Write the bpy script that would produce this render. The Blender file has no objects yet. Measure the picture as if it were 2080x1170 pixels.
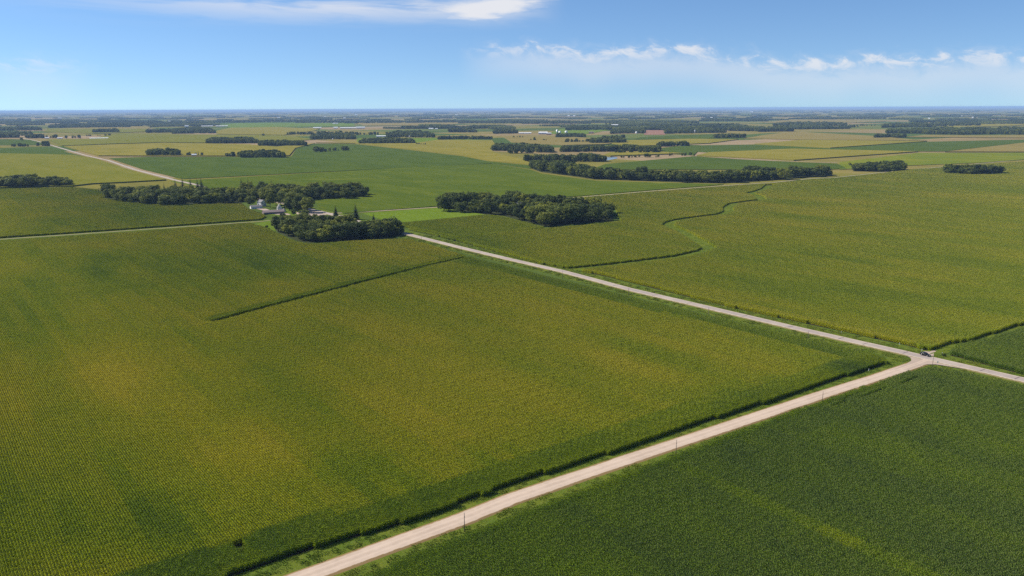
import bpy, bmesh, math, random
import numpy as np
from mathutils import Matrix, Vector, Euler

DENOISE = False
# ------------------------------------------------------------------ camera, sky, sun, exposure
S = bpy.context.scene
COL = S.collection
cam_d = bpy.data.cameras.new('camera')
cam_d.sensor_width = 36.0
cam_d.lens = 28.385
cam_d.clip_start = 1.0
cam_d.clip_end = 250000.0
cam = bpy.data.objects.new('camera', cam_d)
COL.objects.link(cam)
PITCH, ROLL = math.radians(12.5307), math.radians(0.2479)
cam.matrix_world = Matrix.Translation((0, 0, 120)) @ Matrix.Rotation(math.pi/2-PITCH, 4, 'X') @ Matrix.Rotation(-ROLL, 4, 'Z')
S.camera = cam
S.render.resolution_x, S.render.resolution_y = 1024, 576

SUN_AZ, SUN_EL = math.radians(-76), math.radians(43)     # azimuth from +Y towards +X
sun_d = bpy.data.lights.new('sun', 'SUN')
sun_d.energy = 4.6
sun_d.angle = math.radians(0.53)
sun_d.color = (1.0, 0.93, 0.80)
sun = bpy.data.objects.new('sun', sun_d)
COL.objects.link(sun)
sdir = Vector((math.sin(SUN_AZ)*math.cos(SUN_EL), math.cos(SUN_AZ)*math.cos(SUN_EL), math.sin(SUN_EL)))
sun.rotation_euler = sdir.to_track_quat('Z', 'Y').to_euler()
sun.location = (-300, 100, 400)

W = bpy.data.worlds.new('World')
S.world = W
W.use_nodes = True

class NT:
    """small helper to write node trees"""
    def __init__(s, tree): s.t = tree; s.n = tree.nodes; s.l = tree.links
    def new(s, typ, **kw):
        n = s.n.new(typ)
        for k, v in kw.items(): setattr(n, k, v)
        return n
    def put(s, sock, v):
        if hasattr(v, 'is_linked'): s.l.new(v, sock)
        elif v is not None: sock.default_value = v
    def m(s, op, a, b=None, c=None, clamp=False):
        n = s.n.new('ShaderNodeMath'); n.operation = op; n.use_clamp = clamp
        s.put(n.inputs[0], a)
        if b is not None: s.put(n.inputs[1], b)
        if c is not None: s.put(n.inputs[2], c)
        return n.outputs[0]
    def smooth(s, x, lo, hi):
        n = s.n.new('ShaderNodeMapRange'); n.interpolation_type = 'SMOOTHSTEP'
        s.put(n.inputs[0], x); n.inputs[1].default_value = lo; n.inputs[2].default_value = hi
        n.inputs[3].default_value = 0; n.inputs[4].default_value = 1
        return n.outputs[0]
    def comb(s, x, y, z=0.0):
        n = s.n.new('ShaderNodeCombineXYZ')
        for i, v in enumerate((x, y, z)): s.put(n.inputs[i], v)
        return n.outputs[0]
    def noise(s, vec, scale, detail=3.0, rough=0.5, dist=0.0):
        n = s.n.new('ShaderNodeTexNoise'); n.inputs['Scale'].default_value = scale
        n.inputs['Detail'].default_value = detail; n.inputs['Roughness'].default_value = rough
        n.inputs['Distortion'].default_value = dist
        if vec is not None: s.l.new(vec, n.inputs['Vector'])
        return n.outputs[0]
    def mix(s, fac, a, b, mode='MIX'):
        n = s.n.new('ShaderNodeMix'); n.data_type = 'RGBA'; n.blend_type = mode
        s.put(n.inputs[0], fac)
        for sock, v in ((n.inputs[6], a), (n.inputs[7], b)):
            if isinstance(v, tuple) and len(v) == 3: v = v + (1,)
            s.put(sock, v)
        return n.outputs[2]
    def ramp(s, fac, stops, interp='LINEAR'):
        n = s.n.new('ShaderNodeValToRGB'); n.color_ramp.interpolation = interp
        e = n.color_ramp.elements
        while len(e) < len(stops): e.new(0.5)
        for el, (p, c) in zip(e, stops): el.position = p; el.color = tuple(c) + (1,)
        s.put(n.inputs[0], fac)
        return n.outputs[0]

def build_world():
    N = NT(W.node_tree); N.n.clear()
    out = N.new('ShaderNodeOutputWorld'); bg = N.new('ShaderNodeBackground')
    sky = N.new('ShaderNodeTexSky', sky_type='NISHITA')
    sky.sun_disc = False
    sky.sun_elevation = SUN_EL
    sky.sun_rotation = SUN_AZ
    sky.altitude = 300
    sky.air_density = 0.8; sky.dust_density = 0.0; sky.ozone_density = 6.0
    tc = N.new('ShaderNodeTexCoord')
    sep = N.new('ShaderNodeSeparateXYZ'); N.l.new(tc.outputs['Generated'], sep.inputs[0])
    x, y, z = sep.outputs
    # look a little above the true direction so that the lowest degrees keep the blue of a clear summer day
    N.l.new(N.comb(x, y, N.m('ADD', N.m('MULTIPLY', z, 0.9), 0.045)), sky.inputs['Vector'])
    az = N.m('ARCTAN2', x, y)
    el = N.m('ARCSINE', z)
    # clouds on the low part of the sky: a line of small cumulus with soft bases, and thin streaks above
    v1 = N.comb(N.m('MULTIPLY', az, 34.0), N.m('ADD', N.m('MULTIPLY', el, 70.0), N.m('MULTIPLY', az, 9.0)))
    lump = N.noise(v1, 1.0, 8.0, 0.66, 0.5)
    wav = N.noise(N.comb(N.m('MULTIPLY', az, 7.0), 3.3), 1.0, 2.0, 0.5)
    top = N.m('ADD', N.m('SUBTRACT', 0.0745, N.m('MULTIPLY', N.m('MINIMUM', N.m('ABSOLUTE', az), 0.7), 0.050)), N.m('MULTIPLY', N.m('SUBTRACT', wav, 0.5), 0.036))
    rel = N.m('SUBTRACT', top, el)                         # >0 below the cloud tops
    up = N.smooth(N.m('ADD', rel, N.m('MULTIPLY', N.m('SUBTRACT', lump, 0.5), 0.03)), -0.004, 0.005)
    fade = N.m('SUBTRACT', 1.0, N.smooth(rel, 0.002, 0.030))
    band = N.m('MULTIPLY', up, fade)
    cov = N.noise(N.comb(N.m('MULTIPLY', az, 3.1), 7.7), 1.0, 1.0, 0.5)
    here = N.m('MULTIPLY', N.smooth(az, -0.02, 0.10), N.m('SUBTRACT', 1.0, N.smooth(az, 0.58, 0.75)))
    cov = N.m('MAXIMUM', N.smooth(cov, 0.56, 0.70), here)
    dens = N.m('MULTIPLY', N.m('MULTIPLY', N.smooth(lump, 0.30, 0.68), band), cov)
    # thin veil under the cumulus line
    veil = N.m('MULTIPLY', N.m('MULTIPLY', N.smooth(N.m('ADD', rel, N.m('MULTIPLY', N.m('SUBTRACT', lump, 0.5), 0.05)), -0.012, 0.022), N.m('SUBTRACT', 1.0, N.smooth(rel, 0.018, 0.055))), N.m('MULTIPLY', cov, 0.36))
    # streaks
    v2 = N.comb(N.m('ADD', N.m('MULTIPLY', az, 7.0), N.m('MULTIPLY', el, 14.0)), N.m('MULTIPLY', el, 60.0), 4.2)
    st = N.noise(v2, 1.0, 6.0, 0.58, 0.4)
    e2 = N.smooth(el, 0.085, 0.128)
    a2 = N.m('SUBTRACT', 1.0, N.smooth(az, -0.02, 0.07))
    a3 = N.smooth(az, -0.62, -0.2)
    cirr = N.m('MULTIPLY', N.m('MULTIPLY', N.smooth(st, 0.32, 0.64), e2), N.m('MULTIPLY', a2, N.m('MULTIPLY', a3, 0.8)))
    # the brightest torn bank
    bx = N.m('DIVIDE', N.m('SUBTRACT', az, -0.028), 0.075)
    by = N.m('DIVIDE', N.m('SUBTRACT', el, N.m('ADD', 0.1170, N.m('MULTIPLY', az, 0.06))), 0.0125)
    rr = N.m('SQRT', N.m('ADD', N.m('MULTIPLY', bx, bx), N.m('MULTIPLY', by, by)))
    st2 = N.noise(N.comb(N.m('MULTIPLY', az, 16.0), N.m('MULTIPLY', el, 95.0), 1.0), 1.0, 6.0, 0.6, 0.3)
    bank = N.m('MULTIPLY', N.smooth(N.m('SUBTRACT', N.m('ADD', st2, 0.62), N.m('MULTIPLY', rr, 0.55)), 0.40, 0.92), 0.85)
    f = N.m('MAXIMUM', N.m('MAXIMUM', N.m('MULTIPLY', dens, 0.72), veil), N.m('MAXIMUM', cirr, bank), clamp=True)
    blue = N.new('ShaderNodeHueSaturation'); blue.inputs['Saturation'].default_value = SKY_SAT
    blue.inputs['Hue'].default_value = 0.501
    N.l.new(sky.outputs[0], blue.inputs['Color'])
    col = N.mix(f, blue.outputs[0], (CLOUD, CLOUD*0.985, CLOUD*0.99))
    N.l.new(col, bg.inputs['Color'])
    bg.inputs['Strength'].default_value = SKY_STRENGTH
    N.l.new(bg.outputs[0], out.inputs['Surface'])
SKY_SAT, CLOUD, SKY_STRENGTH = 1.05, 6.9, 0.078
build_world()
S.view_settings.view_transform = 'Standard'
S.view_settings.look = 'None'
S.view_settings.gamma = 1.0
S.view_settings.use_curve_mapping = False
S.view_settings.exposure = 0.72
S.cycles.max_bounces = 6
S.cycles.diffuse_bounces = 3
S.cycles.transparent_max_bounces = 4
S.cycles.volume_bounces = 0
S.cycles.use_denoising = DENOISE
S.cycles.caustics_reflective = False
S.cycles.caustics_refractive = False
S.render.film_transparent = False

# ------------------------------------------------------------------ data: metres in the world, X right, Y ahead, Z up
PAVED = [(253.3, 311.4), (229.3, 344.1), (203.9, 375.8), (162.0, 427.1), (120.7, 480.5), (79.1, 533.7), (38.2, 595.5), (-2.3, 647.2), (-44.1, 702.9), (-98.0, 778.1), (-226.2, 962.2), (-581.5, 1411.9), (-774.9, 1677.4), (-987.3, 1999.0), (-1157.2, 2224.0), (-1602.7, 2863.1), (-1916.1, 3313.6), (-2119.4, 3582.1), (-2837.1, 4562.4), (-3675.4, 5594.0)]
GRAVEL = [(-165.2, 106.2), (-53.9, 191.2), (-15.0, 220.9), (-0.3, 233.6), (59.7, 275.7), (132.1, 326.2), (165.0, 348.3), (191.1, 366.7), (201.9, 375.0)]
EW_LEFT = [(-653.0, 685.9), (-488.7, 763.1), (-440.9, 787.8), (-375.2, 825.7), (-275.5, 881.9), (-244.8, 909.5), (-226.9, 957.6)]
EW_RIGHT = [(-220.1, 948.1), (-185.6, 956.2), (-90.0, 1006.6), (0.5, 1057.4), (100.9, 1119.8), (211.9, 1197.1), (304.1, 1254.3), (342.6, 1278.7), (427.1, 1325.0), (514.1, 1396.4), (562.6, 1414.1), (715.3, 1540.1), (1015.4, 1759.4), (1185.0, 1885.5), (1704.5, 2243.9)]
FAR_ROADS = [[(473.6, 2099.9), (541.9, 1969.3), (640.6, 1851.2), (716.9, 1795.2)], [(-1856.8, 2812.4), (-1785.8, 2861.6), (-1700.3, 2891.9), (-1602.7, 2863.1)]]
JUNCTION = [(178.0, 359.5), (187.5, 367.5), (192.7, 372.8), (194.5, 377.5), (194.2, 381.5), (203.1, 370.3), (211.4, 359.7), (206.5, 363.5), (201.3, 366.9), (196.7, 367.0), (190.8, 363.7), (184.5, 358.6)]
DRIVEWAY = [(203.8, 387.1), (207.1, 388.8), (209.1, 387.9), (212.6, 390.4), (213.4, 389.5), (209.6, 384.6), (207.3, 380.5), (204.3, 382.2)]
TAR = [[(134.6, 458.4), (138.6, 461.4)], [(153.4, 434.1), (157.4, 437.1)], [(172.3, 410.5), (176.3, 413.5)], [(180.7, 400.2), (184.7, 403.2)], [(193.8, 384.3), (197.8, 387.3)], [(69.5, 543.7), (73.5, 546.7)], [(91.5, 513.7), (95.5, 516.7)], [(109.2, 491.1), (113.2, 494.1)], [(216.4, 356.3), (220.4, 359.3)], [(225.5, 344.9), (229.5, 348.0)]]
YARDS = [[(-247.0, 992.0), (-232.5, 976.8), (-213.1, 947.9), (-217.0, 934.5), (-229.3, 926.1), (-247.1, 931.1), (-257.7, 958.7)], [(-317.2, 999.5), (-304.8, 999.1), (-282.7, 964.2), (-264.0, 949.6), (-256.3, 935.9), (-276.1, 941.0), (-301.3, 979.2)], [(-203.8, 934.1), (-196.9, 933.9), (-189.3, 907.7), (-194.4, 907.9)]]
LAWNS = [[(-278.0, 858.9), (-265.4, 893.6), (-238.2, 808.0), (-251.8, 829.0)], [(-198.5, 1106.7), (-165.9, 1143.6), (-189.5, 1178.6), (-214.9, 1201.0)], [(-248.2, 922.4), (-193.1, 929.3), (-125.5, 854.2), (-100.4, 778.2), (-168.3, 806.0), (-246.2, 835.9)], [(-305.0, 979.3), (-243.3, 996.9), (-228.1, 957.6), (-253.9, 922.6), (-283.5, 936.8)]]
POND = [(213.8, 1934.8), (228.9, 1924.4), (258.2, 1989.6), (264.8, 2050.5), (245.2, 2073.3), (226.9, 2032.4)]
CORN = [
    {'poly': [(-169.2, 117.6), (-74.2, 190.9), (-65.0, 198.0), (-50.0, 208.3), (-32.3, 217.9), (-0.3, 243.1), (23.3, 260.1), (45.7, 274.6), (73.6, 295.4), (106.2, 317.1), (139.1, 341.3), (171.9, 364.0), (178.5, 368.4), (179.9, 373.0), (171.8, 385.9), (147.3, 415.6), (105.3, 465.0), (53.1, 531.2), (18.0, 577.7), (-31.9, 645.7), (-96.3, 745.1), (-127.6, 740.2), (-160.5, 727.2), (-180.4, 716.9), (-197.8, 730.9), (-229.3, 781.8), (-252.3, 822.0), (-281.1, 857.1), (-364.6, 801.7), (-429.1, 765.9), (-475.1, 741.1), (-558.4, 700.7), (-560.0, 500.0), (-420.0, 60.0)], 'soilz': 0.1, 'clip': True, 'tone': 0.71, 'vary': 0.2, 'height': 1.0, 'gaps': [([(-171.3, 449.8), (-169.5, 452.0), (-147.3, 489.0), (-114.5, 539.7), (-74.7, 601.4), (-38.2, 650.5)], 3.2)], 'bare': [(-76.2, 204.3, 1.9)], 'bands': [([(179.2, 371.4), (171.8, 385.9), (147.3, 415.6), (105.3, 465.0), (53.1, 531.2), (18.0, 577.7), (-31.9, 645.7)], 17.0, 0.36, False), ([(-169.2, 117.6), (-65.0, 198.0), (-50.0, 208.3), (-32.3, 217.9), (-0.3, 243.1), (23.3, 260.1), (45.7, 274.6), (73.6, 295.4), (106.2, 317.1), (139.1, 341.3), (171.9, 364.0), (178.5, 368.4)], 15.0, 0.48, True), ([(-172.0, 454.8), (-115.4, 543.8), (-38.4, 654.7)], 7.0, 0.56, True)], 'spots': [(-319.9, 577.8, 150, 70, -0.1), (-159.5, 612.0, 130, 60, -0.16), (-271.6, 635.2, 120, 80, -0.1), (-179.2, 345.1, 45, 14, 0.16), (-131.5, 308.0, 30, 10, 0.1), (-112.1, 365.6, 60, 10, -0.15), (-90.0, 324.8, 60, 8, -0.14), (-157.0, 399.0, 50, 9, -0.14), (-138.6, 210.9, 40, 30, -0.24), (-102.7, 216.2, 22, 22, -0.2), (-55.9, 248.5, 20, 25, -0.18), (152.3, 361.9, 40, 14, -0.3), (95.3, 322.5, 20, 30, -0.14), (10.4, 272.1, 16, 35, -0.14), (-37.0, 230.9, 16, 30, -0.14), (-76.5, 202.4, 14, 30, -0.12), (-166.5, 242.3, 40, 14, -0.15), (-50.1, 415.8, 50, 22, 0.12), (48.5, 363.4, 40, 25, 0.1), (-96.5, 273.2, 24, 18, 0.12)], 'label': 'large olive gold corn field in the bend between the two roads'},
    {'poly': [(-133.4, 114.8), (-38.8, 188.6), (-14.3, 207.7), (-0.3, 219.6), (19.5, 233.4), (41.9, 250.3), (67.7, 270.0), (98.8, 293.1), (128.0, 314.6), (154.1, 332.7), (177.9, 349.5), (188.7, 355.7), (196.3, 357.0), (205.6, 349.2), (221.4, 331.3), (244.5, 299.6), (420.0, 230.0), (330.0, 90.0), (60.0, 40.0)], 'soilz': 0.105, 'clip': True, 'tone': 0.13, 'vary': 0.16, 'height': 1.02, 'gaps': [([(182.1, 344.1), (129.4, 308.4)], 0.55)], 'bare': [], 'bands': [([(-38.8, 188.6), (-14.3, 207.7), (-0.3, 219.6), (19.5, 233.4), (41.9, 250.3), (67.7, 270.0), (98.8, 293.1), (128.0, 314.6), (154.1, 332.7)], 4.0, 0.3, True)], 'spots': [(81.9, 220.5, 26, 3.0, 0.16), (93.0, 207.0, 7, 2.0, 0.3), (105.7, 191.1, 22, 3, 0.2), (160.4, 270.5, 60, 40, 0.06), (29.1, 233.6, 20, 20, 0.1)], 'label': 'dark green corn field in the lower right corner below the gravel road'},
    {'poly': [(-107.3, 817.7), (-51.4, 741.0), (23.0, 625.3), (51.7, 597.1), (71.4, 573.0), (107.0, 521.2), (135.1, 480.2), (159.3, 451.5), (177.5, 430.9), (189.7, 415.0), (201.6, 401.9), (207.3, 392.2), (210.0, 389.6), (230.9, 403.2), (240.6, 405.8), (287.2, 437.4), (404.4, 512.6), (1477.1, 1941.1), (1122.6, 1784.9), (981.4, 1699.7), (766.9, 1561.9), (551.0, 1384.6), (500.3, 1358.2), (417.6, 1294.7), (335.8, 1252.8), (297.7, 1227.1), (207.5, 1172.2), (98.9, 1097.9), (126.1, 978.7), (117.7, 861.7), (71.4, 826.3), (32.5, 806.8), (-18.9, 775.9), (-50.6, 749.7)], 'soilz': 0.11, 'clip': True, 'tone': 0.61, 'vary': 0.2, 'height': 1.0, 'gaps': [([(40.9, 597.9), (80.5, 617.1), (137.1, 650.4), (162.3, 675.8), (171.3, 690.6), (170.9, 728.2), (167.7, 789.3), (161.6, 831.0), (168.9, 853.2), (182.3, 872.3), (209.0, 896.2), (238.9, 916.8), (254.4, 943.4), (263.3, 981.9), (281.6, 1023.3), (306.5, 1044.6), (330.2, 1064.0), (340.0, 1109.7), (338.0, 1149.5), (358.8, 1176.7), (379.8, 1212.8), (406.1, 1275.7)], 6.6), ([(207.5, 384.0), (228.3, 398.4), (237.8, 401.0), (284.0, 432.4), (400.1, 507.1)], 3.6)], 'bare': [], 'bands': [([(51.7, 597.1), (71.4, 573.0), (107.0, 521.2), (135.1, 480.2), (159.3, 451.5), (177.5, 430.9), (189.7, 415.0), (201.6, 401.9)], 9.0, 0.74, False)], 'spots': [(176.0, 422.0, 25, 10, 0.12), (267.6, 565.2, 120, 80, -0.05), (162.6, 567.5, 80, 60, -0.06), (394.0, 975.7, 200, 120, 0.08), (85.3, 596.7, 25, 10, 0.16), (-17.1, 699.6, 60, 40, -0.12), (99.0, 894.2, 35, 25, -0.16), (200.2, 720.7, 60, 16, 0.1)], 'label': 'wide olive corn field across the paved road with a winding cut strip'},
    {'poly': [(216.3, 382.0), (224.8, 367.0), (234.0, 351.6), (258.0, 317.6), (390.2, 493.6), (280.3, 426.2), (240.6, 401.3), (226.7, 394.4)], 'soilz': 0.112, 'clip': True, 'tone': 0.2, 'vary': 0.16, 'height': 1.0, 'gaps': [], 'bare': [], 'bands': [], 'spots': [], 'label': 'small dark green corn field at the right edge beside the parked car'},
    {'poly': [(-590.9, 714.3), (-493.4, 770.7), (-445.3, 795.9), (-379.1, 834.6), (-279.2, 894.1), (-281.2, 919.2), (-320.1, 979.8), (-346.5, 1037.2), (-397.2, 1033.6), (-449.3, 1030.2), (-476.6, 1042.0), (-544.0, 1095.9), (-591.5, 1174.6), (-629.5, 1233.6), (-691.3, 1275.2), (-793.4, 1256.1), (-975.8, 1197.5)], 'soilz': 0.115, 'clip': True, 'tone': 0.63, 'vary': 0.18, 'height': 1.05, 'gaps': [], 'bare': [], 'bands': [], 'spots': [], 'label': 'olive corn field at the left in front of the farmstead grove'},
    {'poly': [(-122.4, 850.3), (-27.8, 919.4), (-10.8, 906.1), (32.9, 817.0), (-51.0, 755.5), (-107.6, 828.2)], 'soilz': 0.118, 'clip': True, 'tone': 0.55, 'vary': 0.14, 'height': 0.9, 'gaps': [], 'bare': [], 'bands': [], 'spots': [], 'label': 'small green corn field between the paved road and the oval grove'},
]
WATERWAYS = [
    ([(-171.3, 449.8), (-169.5, 452.0), (-147.3, 489.0), (-114.5, 539.7), (-74.7, 601.4), (-38.2, 650.5)], 3.8, 0.16),
    ([(40.9, 597.9), (80.5, 617.1), (137.1, 650.4), (162.3, 675.8), (171.3, 690.6), (170.9, 728.2), (167.7, 789.3), (161.6, 831.0), (168.9, 853.2), (182.3, 872.3), (209.0, 896.2), (238.9, 916.8), (254.4, 943.4), (263.3, 981.9), (281.6, 1023.3), (306.5, 1044.6), (330.2, 1064.0), (340.0, 1109.7), (338.0, 1149.5), (358.8, 1176.7), (379.8, 1212.8), (406.1, 1275.7)], 7.2, 0.17),
    ([(207.5, 384.0), (228.3, 398.4), (237.8, 401.0), (284.0, 432.4), (400.1, 507.1)], 4.2, 0.175),
]
GRASS = [
    ([(253.3, 311.4), (229.3, 344.1), (203.9, 375.8), (162.0, 427.1), (120.7, 480.5), (79.1, 533.7), (38.2, 595.5), (-2.3, 647.2), (-44.1, 702.9), (-98.0, 778.1)], 4.6, 12.0, 0.55, 0.9, 2.6),
    ([(-165.2, 106.2), (-53.9, 191.2), (-15.0, 220.9), (-0.3, 233.6), (59.7, 275.7), (132.1, 326.2), (165.0, 348.3), (191.1, 366.7), (201.9, 375.0)], 4.2, 12.5, 0.4, 0.9, 4.0),
    ([(-171.3, 449.8), (-169.5, 452.0), (-147.3, 489.0), (-114.5, 539.7), (-74.7, 601.4), (-38.2, 650.5)], 0, 4.4, 0.55, 0.8, 2.4),
    ([(40.9, 597.9), (80.5, 617.1), (137.1, 650.4), (162.3, 675.8), (171.3, 690.6), (170.9, 728.2), (167.7, 789.3), (161.6, 831.0), (168.9, 853.2), (182.3, 872.3), (209.0, 896.2), (238.9, 916.8), (254.4, 943.4), (263.3, 981.9), (281.6, 1023.3), (306.5, 1044.6), (330.2, 1064.0), (340.0, 1109.7), (338.0, 1149.5), (358.8, 1176.7), (379.8, 1212.8), (406.1, 1275.7)], 0, 5.5, 0.42, 0.8, 2.0),
    ([(207.5, 384.0), (228.3, 398.4), (237.8, 401.0), (284.0, 432.4), (400.1, 507.1)], 0, 4.0, 0.4, 0.8, 2.5),
]
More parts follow.
